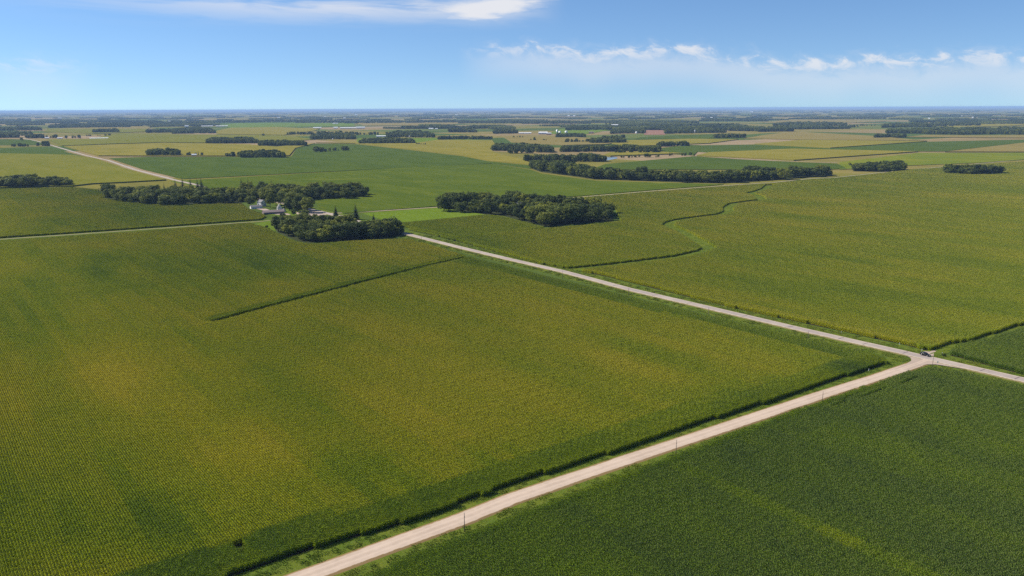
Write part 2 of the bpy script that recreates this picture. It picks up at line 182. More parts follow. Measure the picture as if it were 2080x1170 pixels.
CROPS = [
    ('soybean_crop', [(-196.7, 947.3), (-90.9, 1017.1), (102.0, 1132.7), (214.4, 1211.8), (308.0, 1270.4), (338.8, 1294.1), (247.7, 1324.6), (141.8, 1366.5), (55.6, 1529.0), (36.5, 1630.0), (-42.6, 1811.9), (-186.8, 1727.6), (-313.4, 1623.9), (-564.0, 1411.0), (-428.7, 1195.7), (-262.8, 1079.1), (-238.4, 996.7)], 0.762, 'soy', 'big green soybean field behind the crossroads and the oval grove', 'soybean field'),
    ('soybean_crop', [(-581.4, 1442.0), (-315.1, 1633.2), (-42.8, 1823.4), (37.1, 1657.0), (55.4, 1727.6), (-56.0, 1898.3), (-125.2, 2100.9), (-307.0, 2443.9), (-550.9, 2877.3), (-702.5, 2933.3), (-674.5, 2567.6), (-574.8, 2134.4), (-715.0, 2122.8), (-953.0, 2140.4), (-1025.0, 2081.5), (-757.2, 1676.4), (-600.6, 1463.7)], 0.824, 'soy_dark', 'long dark green soybean field running behind the farmstead grove', 'soybean field'),
    ('hay_crop', [(-175.2, 946.6), (-89.9, 999.0), (-28.1, 928.2), (-123.2, 856.0)], 0.486, 'hay', 'bright green hay patch beside the oval grove', 'hay field'),
    ('corn_crop', [(-993.5, 1219.7), (-808.4, 1280.4), (-655.0, 1368.0), (-600.7, 1412.9), (-792.6, 1678.4), (-1037.7, 2041.6), (-1192.1, 2226.7), (-2064.8, 2564.4)], 2.348, 'corn_far', 'olive corn around the left hand groves', 'corn field'),
    ('corn_crop', [(-1024.3, 1258.4), (-824.1, 1305.7), (-706.9, 1304.5), (-675.5, 1411.7), (-612.0, 1423.3), (-661.9, 1488.3), (-808.2, 1518.1), (-1213.0, 1495.2)], 2.36, 'corn_far', 'narrow olive corn strip behind the left hand grove', 'corn field'),
    ('soybean_crop', [(-1222.0, 1506.5), (-814.3, 1529.7), (-669.0, 1494.1), (-737.5, 1584.6), (-859.6, 1616.4), (-1237.2, 2096.7), (-1650.7, 2044.7)], 0.772, 'soy_yellow', 'yellow green soybean field left of the far road', 'soybean field'),
    ('soybean_crop', [(-861.4, 1629.3), (-751.2, 1610.3), (-846.4, 1753.1), (-1014.8, 2000.8), (-1105.9, 2087.3), (-1158.2, 2091.0)], 0.834, 'soy', 'green soybean wedge beside the far road on the left', 'soybean field'),
    ('soybean_crop', [(-1684.5, 2087.1), (-1250.0, 2118.7), (-1071.9, 2084.8), (-1232.5, 2302.9), (-1564.3, 2749.1), (-1598.6, 2717.4), (-2064.8, 2564.4)], 0.896, 'soy_dark', 'dark green field left of the far road before the tree rows', 'soybean field'),
    ('soybean_crop', [(-2171.1, 2917.9), (-1712.4, 2912.6), (-1661.9, 2947.6), (-2030.1, 3458.2), (-2155.7, 3528.6), (-2532.0, 3407.5)], 0.908, 'soy_dark', 'dark green field in the far left by the road', 'soybean field'),
    ('corn_crop', [(-1104.4, 2185.2), (-965.2, 2168.0), (-724.0, 2150.0), (-586.2, 2157.7), (-677.6, 2567.9), (-702.5, 2933.3), (-770.1, 2675.6), (-930.6, 2875.3), (-1292.0, 3036.1), (-1417.5, 2903.5), (-1518.5, 2780.7)], 2.47, 'corn_gold', 'golden corn field right of the far road before the row of small groves', 'corn field'),
    ('corn_crop', [(-1546.6, 2820.0), (-1448.3, 2967.2), (-1315.4, 3091.5), (-1112.1, 3017.5), (-925.0, 2998.2), (-793.4, 3316.6), (-1063.2, 3833.9), (-1453.2, 4031.2), (-1841.7, 4162.3), (-2078.6, 4362.3), (-1795.7, 3486.7), (-1934.0, 3420.1)], 2.432, 'corn_far', 'olive corn field around the far long white barn', 'corn field'),
    ('corn_crop', [(-709.0, 2975.9), (-555.2, 2918.3), (-305.9, 2458.5), (-123.3, 2111.7), (-44.5, 1897.5), (48.3, 1735.5), (33.3, 1892.3), (-45.5, 2234.1), (-65.4, 2482.5), (-44.6, 2575.2), (-72.8, 3134.5), (-286.3, 3207.6), (-345.8, 2897.0), (-556.8, 3003.2)], 2.494, 'corn_gold', 'golden corn field left of the creek woods', 'corn field'),
    ('hay_crop', [(-574.4, 3049.3), (-350.8, 2939.0), (-288.5, 3233.1), (-73.4, 3158.9), (-331.7, 3485.0), (-652.0, 3465.4)], 0.606, 'hay', 'pale green strip before the far white farm', 'hay field'),
    ('corn_crop', [(-1474.6, 4111.5), (-1083.4, 3907.4), (-1119.5, 4691.4), (-1199.8, 5160.3), (-1637.6, 5721.8), (-1887.2, 5549.5), (-1715.0, 4786.6)], 2.518, 'corn_gold', 'golden field before the far white barns', 'corn field'),
    ('hay_crop', [(-1913.0, 5625.8), (-1660.7, 5803.0), (-1147.8, 6026.4), (-1417.8, 7451.0), (-2535.5, 7599.7), (-2306.1, 6445.9)], 0.63, 'hay', 'pale green field under the far wood on the left', 'hay field'),
    ('corn_crop', [(-1073.0, 6011.1), (-502.5, 6065.9), (-342.9, 7308.0), (-951.9, 8028.7), (-1499.2, 7880.4)], 2.392, 'corn_tan', 'tan field under the far wood in the middle', 'corn field'),
    ('corn_crop', [(-3082.1, 5490.0), (-2370.5, 5365.4), (-2686.0, 6166.9), (-2868.6, 6203.3), (-3063.8, 5766.0)], 2.404, 'corn_tan', 'thin tan field under the far left wood', 'corn field'),
    ('corn_crop', [(-2696.7, 4734.1), (-2181.3, 4291.6), (-2049.6, 4635.1), (-2370.5, 5365.4), (-3082.1, 5490.0)], 2.516, 'corn_far', 'pale olive field between the far left woods', 'corn field'),
    ('soybean_crop', [(205.5, 1779.8), (460.4, 2057.2), (531.6, 1931.4), (629.1, 1817.6), (704.5, 1763.6), (667.4, 1619.6), (572.3, 1573.1), (428.9, 1607.1), (158.1, 1622.9)], 1.028, 'soy_dark', 'green soybean field behind the long windbreak', 'soybean field'),
    ('soybean_crop', [(642.8, 1594.6), (820.9, 1694.9), (1024.2, 1775.0), (1179.5, 1876.7), (1723.5, 2269.2), (1869.0, 2462.9), (1354.4, 2158.7), (1148.6, 2163.1), (1079.6, 2168.7), (728.6, 1811.0)], 0.94, 'soy_yellow', 'yellow patched soybean field at the right beyond the windbreak', 'soybean field'),
    ('corn_crop', [(468.8, 2067.3), (534.7, 2212.4), (824.4, 2389.4), (1103.1, 2216.4), (646.5, 1868.4), (547.2, 1988.7)], 2.602, 'corn_gold', 'golden corn wedge behind the long windbreak', 'corn field'),
    ('soybean_crop', [(505.3, 2291.7), (540.6, 2237.0), (834.1, 2418.0), (1115.2, 2241.0), (1183.7, 2235.3), (1729.7, 2764.1), (1882.3, 3010.3), (1448.5, 2855.7), (943.8, 2423.2), (798.6, 2704.3), (576.3, 2653.3)], 1.064, 'soy_dark', 'dark green soybean field between the two golden wedges', 'soybean field'),
    ('corn_crop', [(807.1, 2722.1), (1084.0, 3053.2), (1458.7, 2875.9), (949.4, 2437.9)], 2.626, 'corn_gold', 'upper golden corn wedge on the right', 'corn field'),
    ('corn_crop', [(1167.1, 2198.5), (1706.6, 2726.8), (2722.4, 3599.4), (1891.8, 2493.3), (1364.5, 2175.0)], 2.488, 'corn_tan', 'tan corn wedge at the right edge', 'corn field'),
    ('corn_crop', [(913.7, 3223.5), (1149.5, 3677.6), (1410.3, 4105.6), (1516.6, 3433.6), (1493.3, 3104.1), (1479.5, 2917.3), (1092.1, 3076.3)], 2.5, 'corn_tan', 'pale tan corn field under the far right wood', 'corn field'),
    ('soybean_crop', [(1240.3, 3438.5), (1401.1, 3329.7), (1488.4, 3055.4), (1363.2, 3021.7), (1171.5, 3246.3)], 1.112, 'soy_dark', 'thin dark green strip in the pale corn on the far right', 'soybean field'),
    ('corn_crop', [(1589.7, 3306.2), (1969.2, 3150.4), (3104.0, 4107.5), (3609.9, 4781.2), (2169.5, 3473.5), (1961.7, 3437.7), (1778.9, 3525.6)], 2.524, 'corn_tan', 'tan field in front of the big far right wood', 'corn field'),
    ('corn_crop', [(341.9, 2827.1), (377.6, 2602.8), (482.2, 2662.4), (673.6, 2793.4), (865.8, 3126.7), (693.3, 3197.2), (445.8, 3077.0)], 2.686, 'corn_gold', 'golden field around the far roadside farm', 'corn field'),
    ('soybean_crop', [(485.8, 3221.3), (893.1, 3226.0), (1015.9, 3840.3), (806.7, 3724.1), (538.7, 3436.8)], 1.148, 'soy_dark', 'dark green strip in the far middle', 'soybean field'),
    ('corn_crop', [(2.3, 2944.7), (180.0, 2691.5), (316.3, 2752.0), (439.2, 3031.0), (324.0, 3348.1), (92.9, 3750.5), (-40.7, 3634.0)], 2.56, 'corn_tan', 'tan corn field around the far dairy farm', 'corn field'),
    ('bare_field', [(605.7, 3751.4), (702.2, 3738.3), (833.6, 4529.6), (738.5, 4545.3)], 0.722, 'red_soil', 'reddish brown bare field in the far middle', 'field'),
    ('corn_crop', [(235.2, 2095.8), (251.4, 2072.8), (459.2, 2170.0), (398.8, 2274.2), (270.7, 2233.7)], 2.734, 'corn_gold', 'golden strip behind the pond', 'corn field'),
    ('soybean_crop', [(399.0, 2198.8), (469.9, 2100.1), (544.0, 2370.6), (638.6, 2647.3), (583.9, 2688.6), (460.1, 2497.4)], 1.196, 'soy_dark', 'green field right of the creek woods', 'soybean field'),
    ('hay_crop', [(169.3, 3959.8), (350.0, 3858.8), (558.0, 4628.0), (444.5, 5254.0), (297.2, 4898.0)], 0.858, 'hay', 'far pale green pasture among the woods', 'hay field'),
    ('corn_crop', [(1982.7, 6486.2), (2437.4, 6164.2), (3142.0, 6905.5), (3377.4, 8062.1), (2769.0, 8258.6)], 2.62, 'corn_tan', 'far tan field on the right plain', 'corn field'),
    ('corn_crop', [(2639.9, 4839.5), (3145.6, 5147.2), (3615.4, 5695.8), (3314.6, 5765.2), (2756.3, 5226.9)], 2.782, 'corn_gold', 'small pale clearing in the big far right wood', 'corn field'),
]
GROVES = [
    {'name': 'the oval grove', 'poly': [(-80.4, 957.2), (-10.9, 923.2), (34.1, 834.6), (110.7, 873.6), (118.4, 955.0), (69.1, 1021.8), (6.9, 1045.9), (-69.2, 1037.7), (-85.2, 1001.3)], 'front': [(-80.4, 957.2), (-10.9, 923.2), (34.1, 834.6), (110.7, 873.6)], 'n': 86, 'space': 10.5, 'h': (11.5, 20.5), 'seed': 3, 'clear': [(10.0, 982.9, 11)], 'low': [(9.5, 931.4, 30, 12.0)], 'wide': 1.35},
    {'name': 'the farmstead grove', 'poly': [(-581.3, 1154.0), (-537.5, 1083.8), (-471.7, 1031.0), (-444.8, 1019.5), (-353.3, 1053.9), (-365.9, 1113.3), (-390.4, 1146.2), (-452.3, 1162.1), (-515.4, 1144.8), (-592.7, 1181.5)], 'front': [(-581.3, 1154.0), (-537.5, 1083.8), (-471.7, 1031.0), (-444.8, 1019.5), (-395.1, 1028.2), (-353.3, 1053.9)], 'n': 66, 'space': 9.5, 'h': (12, 19), 'seed': 5, 'wide': 1.45, 'conifer': 0.04},
    {'name': 'the farmhouse wood', 'poly': [(-360.5, 1106.9), (-302.8, 1069.0), (-269.5, 1085.2), (-228.5, 1104.8), (-199.7, 1125.5), (-212.1, 1172.6), (-289.0, 1189.8), (-351.8, 1206.8), (-391.8, 1194.2)], 'front': [(-269.5, 1085.2), (-228.5, 1104.8), (-199.7, 1125.5)], 'n': 46, 'space': 10.5, 'h': (13, 21), 'seed': 7, 'wide': 1.4},
    {'name': 'the crossroads grove', 'poly': [(-248.2, 836.0), (-234.3, 801.3), (-201.8, 748.0), (-186.2, 733.4), (-164.4, 745.5), (-130.5, 757.7), (-101.3, 778.2), (-115.5, 804.4), (-171.0, 819.6), (-245.1, 850.4)], 'front': [(-248.2, 836.0), (-234.3, 801.3), (-201.8, 748.0), (-186.2, 733.4), (-164.4, 745.5), (-130.5, 757.7), (-101.3, 778.2)], 'n': 48, 'space': 8.0, 'h': (10.5, 18), 'seed': 9, 'wide': 1.4},
    {'name': 'the long windbreak', 'poly': [(39.5, 1670.8), (57.1, 1571.1), (145.2, 1400.2), (251.8, 1347.1), (343.2, 1311.2), (444.2, 1365.8), (516.3, 1416.5), (574.1, 1450.3), (587.1, 1488.4), (474.6, 1461.1), (372.8, 1393.6), (263.2, 1409.2), (150.9, 1456.6), (70.5, 1641.4)], 'front': [(39.5, 1670.8), (57.1, 1571.1), (145.2, 1400.2), (251.8, 1347.1), (343.2, 1311.2), (444.2, 1365.8), (516.3, 1416.5), (574.1, 1450.3)], 'n': 58, 'space': 13.5, 'h': (12, 23), 'seed': 13, 'wide': 1.4},
    {'name': 'the left edge grove', 'poly': [(-818.4, 1289.0), (-785.3, 1283.4), (-762.2, 1294.6), (-799.6, 1356.6), (-827.3, 1353.4), (-854.9, 1350.3)], 'front': [(-818.4, 1289.0), (-762.2, 1294.6)], 'n': 15, 'space': 11.0, 'h': (12, 20), 'seed': -5, 'wide': 1.5},
    {'name': 'the small left clump', 'poly': [(-763.8, 1303.0), (-735.8, 1303.8), (-716.9, 1322.0), (-732.9, 1349.0), (-755.2, 1339.0), (-777.2, 1329.1)], 'front': [(-763.8, 1303.0), (-716.9, 1322.0)], 'n': 9, 'space': 11.0, 'h': (12, 20), 'seed': 75, 'wide': 1.5},
    {'name': 'the right roadside grove', 'poly': [(653.7, 1555.9), (695.7, 1541.2), (748.2, 1550.5), (769.9, 1600.3), (723.2, 1603.0), (676.3, 1605.8)], 'front': [(653.7, 1555.9), (748.2, 1550.5)], 'n': 12, 'space': 11.0, 'h': (12, 20), 'seed': 1734, 'wide': 1.5},
    {'name': 'the right field clump', 'poly': [(784.1, 1472.0), (822.6, 1450.6), (872.3, 1450.7), (896.3, 1494.3), (853.1, 1505.4), (809.4, 1516.7)], 'front': [(784.1, 1472.0), (872.3, 1450.7)], 'n': 13, 'space': 11.0, 'h': (12, 20), 'seed': 1919, 'wide': 1.5},
]
LONE_TREES = [
    (-200.6, 916.6, 14.6, 'spruce', 'smaller of two pointed spruces by the crossroads', 1.45),
    (-173.8, 894.8, 19.2, 'spruce', 'taller of two pointed spruces by the crossroads', 1.52),
    (-149.7, 870.1, 10.7, 'spruce', 'slim spruce top rising from the dense grove near the road', 1.16),
    (-134.9, 843.4, 9.4, 'spruce', 'short spruce at the right end of the dense grove', 1.16),
    (-305.5, 1110.9, 22.2, 'spruce', 'lone spruce top behind the farmhouse trees', 1.16),
    (-333.3, 1031.3, 13.2, 'broad', 'round dark tree left of the white farm shed', 1.25),
    (-302.3, 1009.2, 22.1, 'broad', 'tall tree between farmhouse and white gable barn', 0.85),
    (-302.4, 1035.5, 15.8, 'broad', 'leafy tree directly left behind the white gable barn', 1.1),
    (-269.9, 978.1, 16.7, 'broad', 'dark tree shading the right side of the white gable barn', 1.0),
    (-287.1, 1019.0, 19.9, 'broad', 'big tree just behind the white gable barn', 1.3),
    (-269.1, 997.8, 21.3, 'broad', 'wide tree right of the white gable barn', 1.2),
    (-254.2, 977.5, 20.3, 'broad', 'dark tree on the left of the gravel yard', 1.15),
    (-242.9, 958.1, 19.9, 'broad', 'dark tree shading the edge of the gravel yard', 1.1),
    (-256.5, 963.3, 15.9, 'broad', 'low tree before the gravel yard', 1.1),
    (-252.2, 931.3, 8.0, 'broad', 'small yellow green tree in the farm front yard', 1.0),
    (-234.7, 913.4, 9.5, 'broad', 'bushy grey green tree at the front of the gravel yard', 1.3),
    (-257.7, 905.8, 6.7, 'broad', 'small tree in front of the brown roofed shed', 1.2),
    (-220.4, 900.4, 6.6, 'broad', 'small tree between the gravel yard and the dense grove', 1.2),
    (-253.4, 829.0, 3.6, 'broad', 'small round bush like tree left of the dense grove', 1.3),
    (-495.2, 1220.4, 23.6, 'spruce', 'tall spruce at the back of the farmstead grove by the far road', 1.3),
    (-512.7, 1236.1, 17.9, 'spruce', 'spruce at the far road end of the farmstead grove', 1.3),
    (-483.1, 1219.8, 22.9, 'spruce', 'second tall spruce at the back of the farmstead grove', 1.23),
    (-469.7, 1211.9, 20.5, 'spruce', 'third tall spruce at the back of the farmstead grove', 1.16),
    (-461.0, 1204.3, 22.6, 'spruce', 'fourth tall spruce at the back of the farmstead grove', 1.23),
    (-514.6, 1199.4, 15.3, 'spruce', 'short spruce behind the left part of the farmstead grove', 1.3),
    (-535.4, 1172.3, 15.6, 'spruce', 'small pointed spruce at the left of the farmstead grove', 1.16),
    (-405.6, 1216.5, 20.6, 'spruce', 'spruce behind the middle of the farmstead grove', 1.45),
    (-395.1, 1216.0, 20.6, 'spruce', 'spruce behind the farmhouse wood at its left end', 1.3),
    (-359.9, 1214.5, 18.4, 'spruce', 'broad spruce at the back of the farmhouse wood', 1.59),
    (-1980.9, 3320.8, 15.7, 'broad', 'lone tree beside the far road at the left', 1.0),
    (-1150.4, 3810.7, 12.3, 'broad', 'single dark tree in the far golden field', 1.2),
    (-209.0, 1158.8, 12.7, 'broad', 'separate tree beyond the right end of the farmhouse wood', 1.1),
    (-214.1, 1155.6, 13.0, 'broad', 'separate tree next to the right end of the farmhouse wood', 1.1),
]
BUSHES = [
    (212.6, 380.4, 1.6, 'small leafy bush beside the field driveway'),
    (24.8, 623.2, 1.8, 'dark bush on the far verge of the paved road'),
    (-53.8, 742.5, 2.0, 'larger dark bush by the far verge near the field corner'),
    (-59.0, 749.9, 1.4, 'small dark bush by the far verge near the field corner'),
]
FAR_GROVES = [
    (40.8, 1684.8, 58.7, 1589.8, 50.1, 15.0, 8.5),
    (59.2, 1602.5, 146.7, 1415.1, 147.1, 15.0, 8.5),
    (139.2, 1425.7, 254.3, 1361.0, 59.6, 15.0, 8.5),
    (249.5, 1365.9, 351.7, 1328.6, 64.3, 15.0, 8.5),
    (348.8, 1333.3, 448.7, 1380.0, 136.9, 15.0, 8.5),
    (446.1, 1385.0, 578.6, 1466.5, 12.0, 14.8, 8.5),
    (-824.1, 1305.7, -767.1, 1303.1, 71.2, 15.0, 8.5),
    (-767.1, 1311.5, -722.5, 1330.9, 12.0, 11.0, 8.5),
    (663.2, 1574.2, 756.0, 1568.8, 57.0, 15.0, 8.5),
    (791.6, 1482.9, 877.8, 1461.4, 48.0, 15.0, 8.5),
    (-1709.9, 2798.6, -1631.1, 2773.2, 12.0, 12.0, 8.5),
    (-1643.4, 2829.2, -1621.8, 2827.2, 12, 15.0, 8.5),
    (-1618.2, 2826.8, -1593.1, 2824.4, 54.0, 15.0, 8.5),
    (-2375.1, 3672.5, -2229.8, 3716.9, 262.1, 17.0, 11),
    (-2154.8, 3646.0, -2068.0, 3635.6, 96.4, 17.0, 11),
    (-2063.3, 3635.0, -2002.7, 3627.7, 12, 17.0, 11),
    (-1966.7, 3593.5, -1886.7, 3613.8, 12.0, 15.4, 11),
    (-2014.8, 3888.0, -1919.3, 3946.0, 12.0, 10.4, 11),
    (-2276.5, 4480.1, -2176.7, 4558.0, 287.9, 17.0, 11),
    (-3235.3, 4920.7, -2900.4, 5088.4, 800.6, 17.0, 11),
    (-3259.9, 5802.1, -2949.7, 5745.0, 900, 17.0, 14),
    (-3063.8, 5766.0, -2709.3, 5849.5, 900, 17.0, 14),
    (-3339.4, 6663.7, -2996.2, 6788.9, 900, 17.0, 14),
    (-1966.7, 4434.6, -1802.3, 4501.9, 263.9, 17.0, 11),
    (-1744.8, 4230.0, -1544.2, 4285.4, 887.7, 17.0, 11),
    (-1882.0, 4709.2, -1775.9, 4796.3, 517.7, 17.0, 11),
    (-1107.0, 2974.4, -925.0, 2998.2, 289.0, 15.0, 8.5),
    (-844.6, 2735.3, -687.6, 2738.4, 211.1, 15.0, 8.5),
    (-1104.4, 3983.8, -761.3, 4012.7, 25.8, 17.0, 11),
    (-811.8, 3318.7, -636.9, 3351.9, 589.5, 15.0, 8.5),
    (-785.0, 3867.6, -583.1, 3913.0, 12.0, 14.9, 11),
    (-973.4, 2186.8, -946.2, 2184.8, 139.2, 15.0, 8.5),
    (-948.9, 2185.0, -885.1, 2180.2, 105.0, 15.0, 8.5),
    (-867.5, 2178.9, -817.6, 2175.1, 12.0, 10.4, 8.5),
    (-741.3, 2124.8, -688.8, 2120.9, 12.0, 12.6, 8.5),
    (-687.6, 2078.1, -575.1, 2069.9, 130.8, 15.0, 8.5),
    (-570.0, 2327.2, -519.0, 2376.8, 12, 15.0, 8.5),
    (-525.1, 2405.1, -480.7, 2429.7, 12.0, 14.3, 8.5),
    (-533.3, 2875.5, -342.3, 2896.7, 241.5, 15.0, 8.5),
    (-543.3, 3571.3, -327.4, 3484.5, 695.7, 15.0, 11),
    (-326.1, 2815.5, -287.9, 2773.6, 12.0, 7.4, 8.5),
    (-290.8, 3259.1, -76.3, 3286.7, 44.7, 15.0, 8.5),
    (-678.2, 5068.9, -508.4, 5039.2, 192.7, 17.0, 11),
    (-508.4, 5039.2, -325.4, 5007.1, 693.8, 17.0, 11),
    (-324.6, 4280.4, -180.2, 4258.8, 245.1, 17.0, 11),
    (-264.9, 4996.5, -102.4, 5091.4, 267.9, 17.0, 11),
    (-85.3, 3995.7, 27.6, 4059.1, 332.9, 17.0, 11),
    (2.7, 3444.1, 48.1, 3438.6, 12.0, 10.1, 8.5),
    (73.6, 3118.3, 99.7, 3115.4, 12.0, 14.7, 8.5),
    (122.0, 3112.9, 140.6, 3110.9, 12.0, 9.2, 8.5),
    (-55.9, 2393.6, 115.1, 2297.5, 191.9, 15.0, 8.5),
    (-9.2, 2231.2, 57.9, 2225.9, 19.0, 15.0, 8.5),
    (70.1, 2275.2, 116.5, 2271.4, 87.6, 15.0, 8.5),
    (137.1, 2295.7, 293.7, 2309.2, 144.5, 15.0, 8.5),
    (297.0, 2336.0, 416.9, 2299.0, 115.7, 15.0, 8.5),
    (280.9, 2208.1, 403.3, 2223.0, 12, 15.0, 8.5),
    (32.9, 1874.6, 136.6, 1867.6, 73.6, 15.0, 8.5),
    (125.3, 1868.4, 214.9, 1862.4, 94.1, 15.0, 8.5),
    (261.9, 2009.4, 303.9, 2006.3, 12.0, 8.4, 8.5),
    (304.5, 2026.7, 369.7, 2022.0, 12.0, 9.6, 8.5),
    (190.2, 2925.1, 283.0, 2958.3, 12.0, 14.8, 8.5),
    (271.2, 2834.3, 397.6, 2861.8, 281.9, 15.0, 8.5),
    (187.4, 3421.5, 310.4, 3465.2, 146.6, 15.0, 8.5),
    (269.3, 3004.0, 286.5, 2958.0, 12.0, 11.4, 8.5),
    (407.2, 3338.1, 470.2, 3330.6, 12.0, 13.8, 8.5),
    (462.3, 2594.9, 565.8, 2619.3, 30.9, 15.0, 8.5),
    (510.1, 2624.6, 565.8, 2619.3, 13.4, 15.0, 8.5),
    (402.9, 2094.1, 420.3, 2092.8, 12.0, 13.1, 8.5),
    (440.4, 2080.3, 467.5, 2078.3, 12.0, 8.7, 8.5),
    (428.1, 2081.3, 442.9, 2080.1, 12.0, 7.0, 8.5),
    (304.4, 4564.8, 585.1, 4623.5, 569.5, 17.0, 11),
    (472.7, 3917.0, 645.6, 3970.2, 611.7, 15.0, 11),
    (753.8, 4818.1, 1031.7, 4769.4, 900, 17.0, 11),
    (724.3, 3881.4, 986.2, 4000.9, 588.0, 17.0, 11),
    (870.0, 4018.0, 1043.9, 3992.4, 75.0, 17.0, 11),
    (811.9, 3289.5, 945.4, 3328.9, 119.3, 15.0, 8.5),
    (798.5, 3291.1, 815.7, 3289.1, 12.0, 7.8, 8.5),
    (1233.8, 4734.0, 1357.9, 4712.2, 568.5, 17.0, 11),
    (1144.5, 4329.7, 1266.4, 4216.9, 316.0, 17.0, 11),
    (1240.9, 4131.5, 1434.3, 4190.7, 281.3, 17.0, 11),
    (1426.4, 4482.9, 1741.8, 4645.0, 664.1, 17.0, 11),
    (1597.5, 4670.3, 1774.1, 4754.5, 48.0, 17.0, 11),
    (1882.6, 4982.5, 2089.8, 4943.3, 24.4, 17.0, 11),
    (1423.1, 3216.1, 1560.7, 3253.8, 109.1, 15.0, 11),
    (1739.9, 3812.6, 1875.8, 3718.9, 374.2, 17.0, 11),
    (1842.3, 3652.2, 1970.3, 3566.0, 900, 17.0, 11),
    (1950.4, 3568.7, 2126.0, 3612.9, 900, 17.0, 11),
    (2105.9, 3615.7, 2246.0, 3528.6, 900, 17.0, 11),
    (2160.7, 4804.4, 2507.8, 4864.4, 900, 17.0, 11),
    (2432.3, 5009.5, 2952.4, 5186.7, 900, 17.0, 11),
    (3447.4, 6125.2, 3879.1, 6231.0, 483.8, 17.0, 14),
    (2245.4, 3666.7, 2618.4, 3761.2, 900, 17.0, 11),
    (1728.4, 5437.4, 2178.8, 5345.1, 900, 17.0, 11),
    (-4145.0, 8277.8, -3424.9, 8094.2, 900, 17.0, 14),
    (-3191.8, 7042.4, -2638.3, 7139.1, 900, 17.0, 14),
    (-2936.2, 7698.4, -2428.0, 7839.9, 900, 17.0, 14),
    (-2684.1, 8046.9, -1900.9, 7986.6, 900, 17.0, 14),
    (-1953.3, 7456.2, -1301.2, 7295.5, 900, 17.0, 14),
    (-1433.5, 7086.9, -764.1, 7163.1, 900, 17.0, 14),
    (-896.6, 7195.8, -342.9, 7308.0, 900, 17.0, 14),
    (-444.4, 6851.1, 166.1, 6705.6, 900, 17.0, 14),
    (83.4, 6511.0, 616.4, 6388.0, 900, 17.0, 14),
    (577.5, 6832.5, 1164.8, 6687.7, 900, 17.0, 14),
    (-4727.9, 7621.4, -4258.0, 8024.2, 900, 17.0, 14),
    (-5142.3, 9178.3, -4137.9, 8902.8, 900, 17.0, 14),
    (704.9, 1702.1, 717.0, 1701.3, 12.0, 7.0, 8.5),
    (-161.6, 7014.6, 47.6, 6963.1, 888.5, 17.0, 14),
    (1057.5, 6286.1, 1458.6, 6397.5, 760.1, 17.0, 14),
    (1665.9, 7310.5, 2229.4, 7155.9, 900, 17.0, 14),
    (2769.0, 8258.6, 3775.7, 8303.6, 900, 17.0, 14),
    (2119.6, 5357.3, 2354.8, 5309.1, 12.0, 12.5, 11),
]
CLEAR_FAR = [[(-1415.4, 3880.0), (-723.8, 3789.4), (-1499.2, 7880.4), (-2632.7, 7892.1)], [(-1013.8, 5677.6), (-134.2, 5818.8), (-355.5, 7578.1), (-1558.9, 8195.2)], [(884.0, 3124.6), (2248.6, 2968.4), (3302.3, 4371.6), (2207.0, 3533.9), (1778.9, 3525.6), (1786.0, 4048.1), (1500.4, 4369.5)], [(-2295.0, 3995.2), (-1391.0, 3876.8), (-1891.3, 5281.4), (-2434.1, 5509.9), (-3166.6, 5641.4)], [(-558.8, 2918.7), (105.0, 2851.2), (454.7, 2897.4), (809.8, 2860.3), (1082.3, 3830.9), (-114.8, 4970.2), (-976.2, 5121.1)], [(1865.0, 6099.8), (2366.5, 5984.0), (3039.9, 6680.4), (3377.4, 8062.1), (2769.0, 8258.6)]]
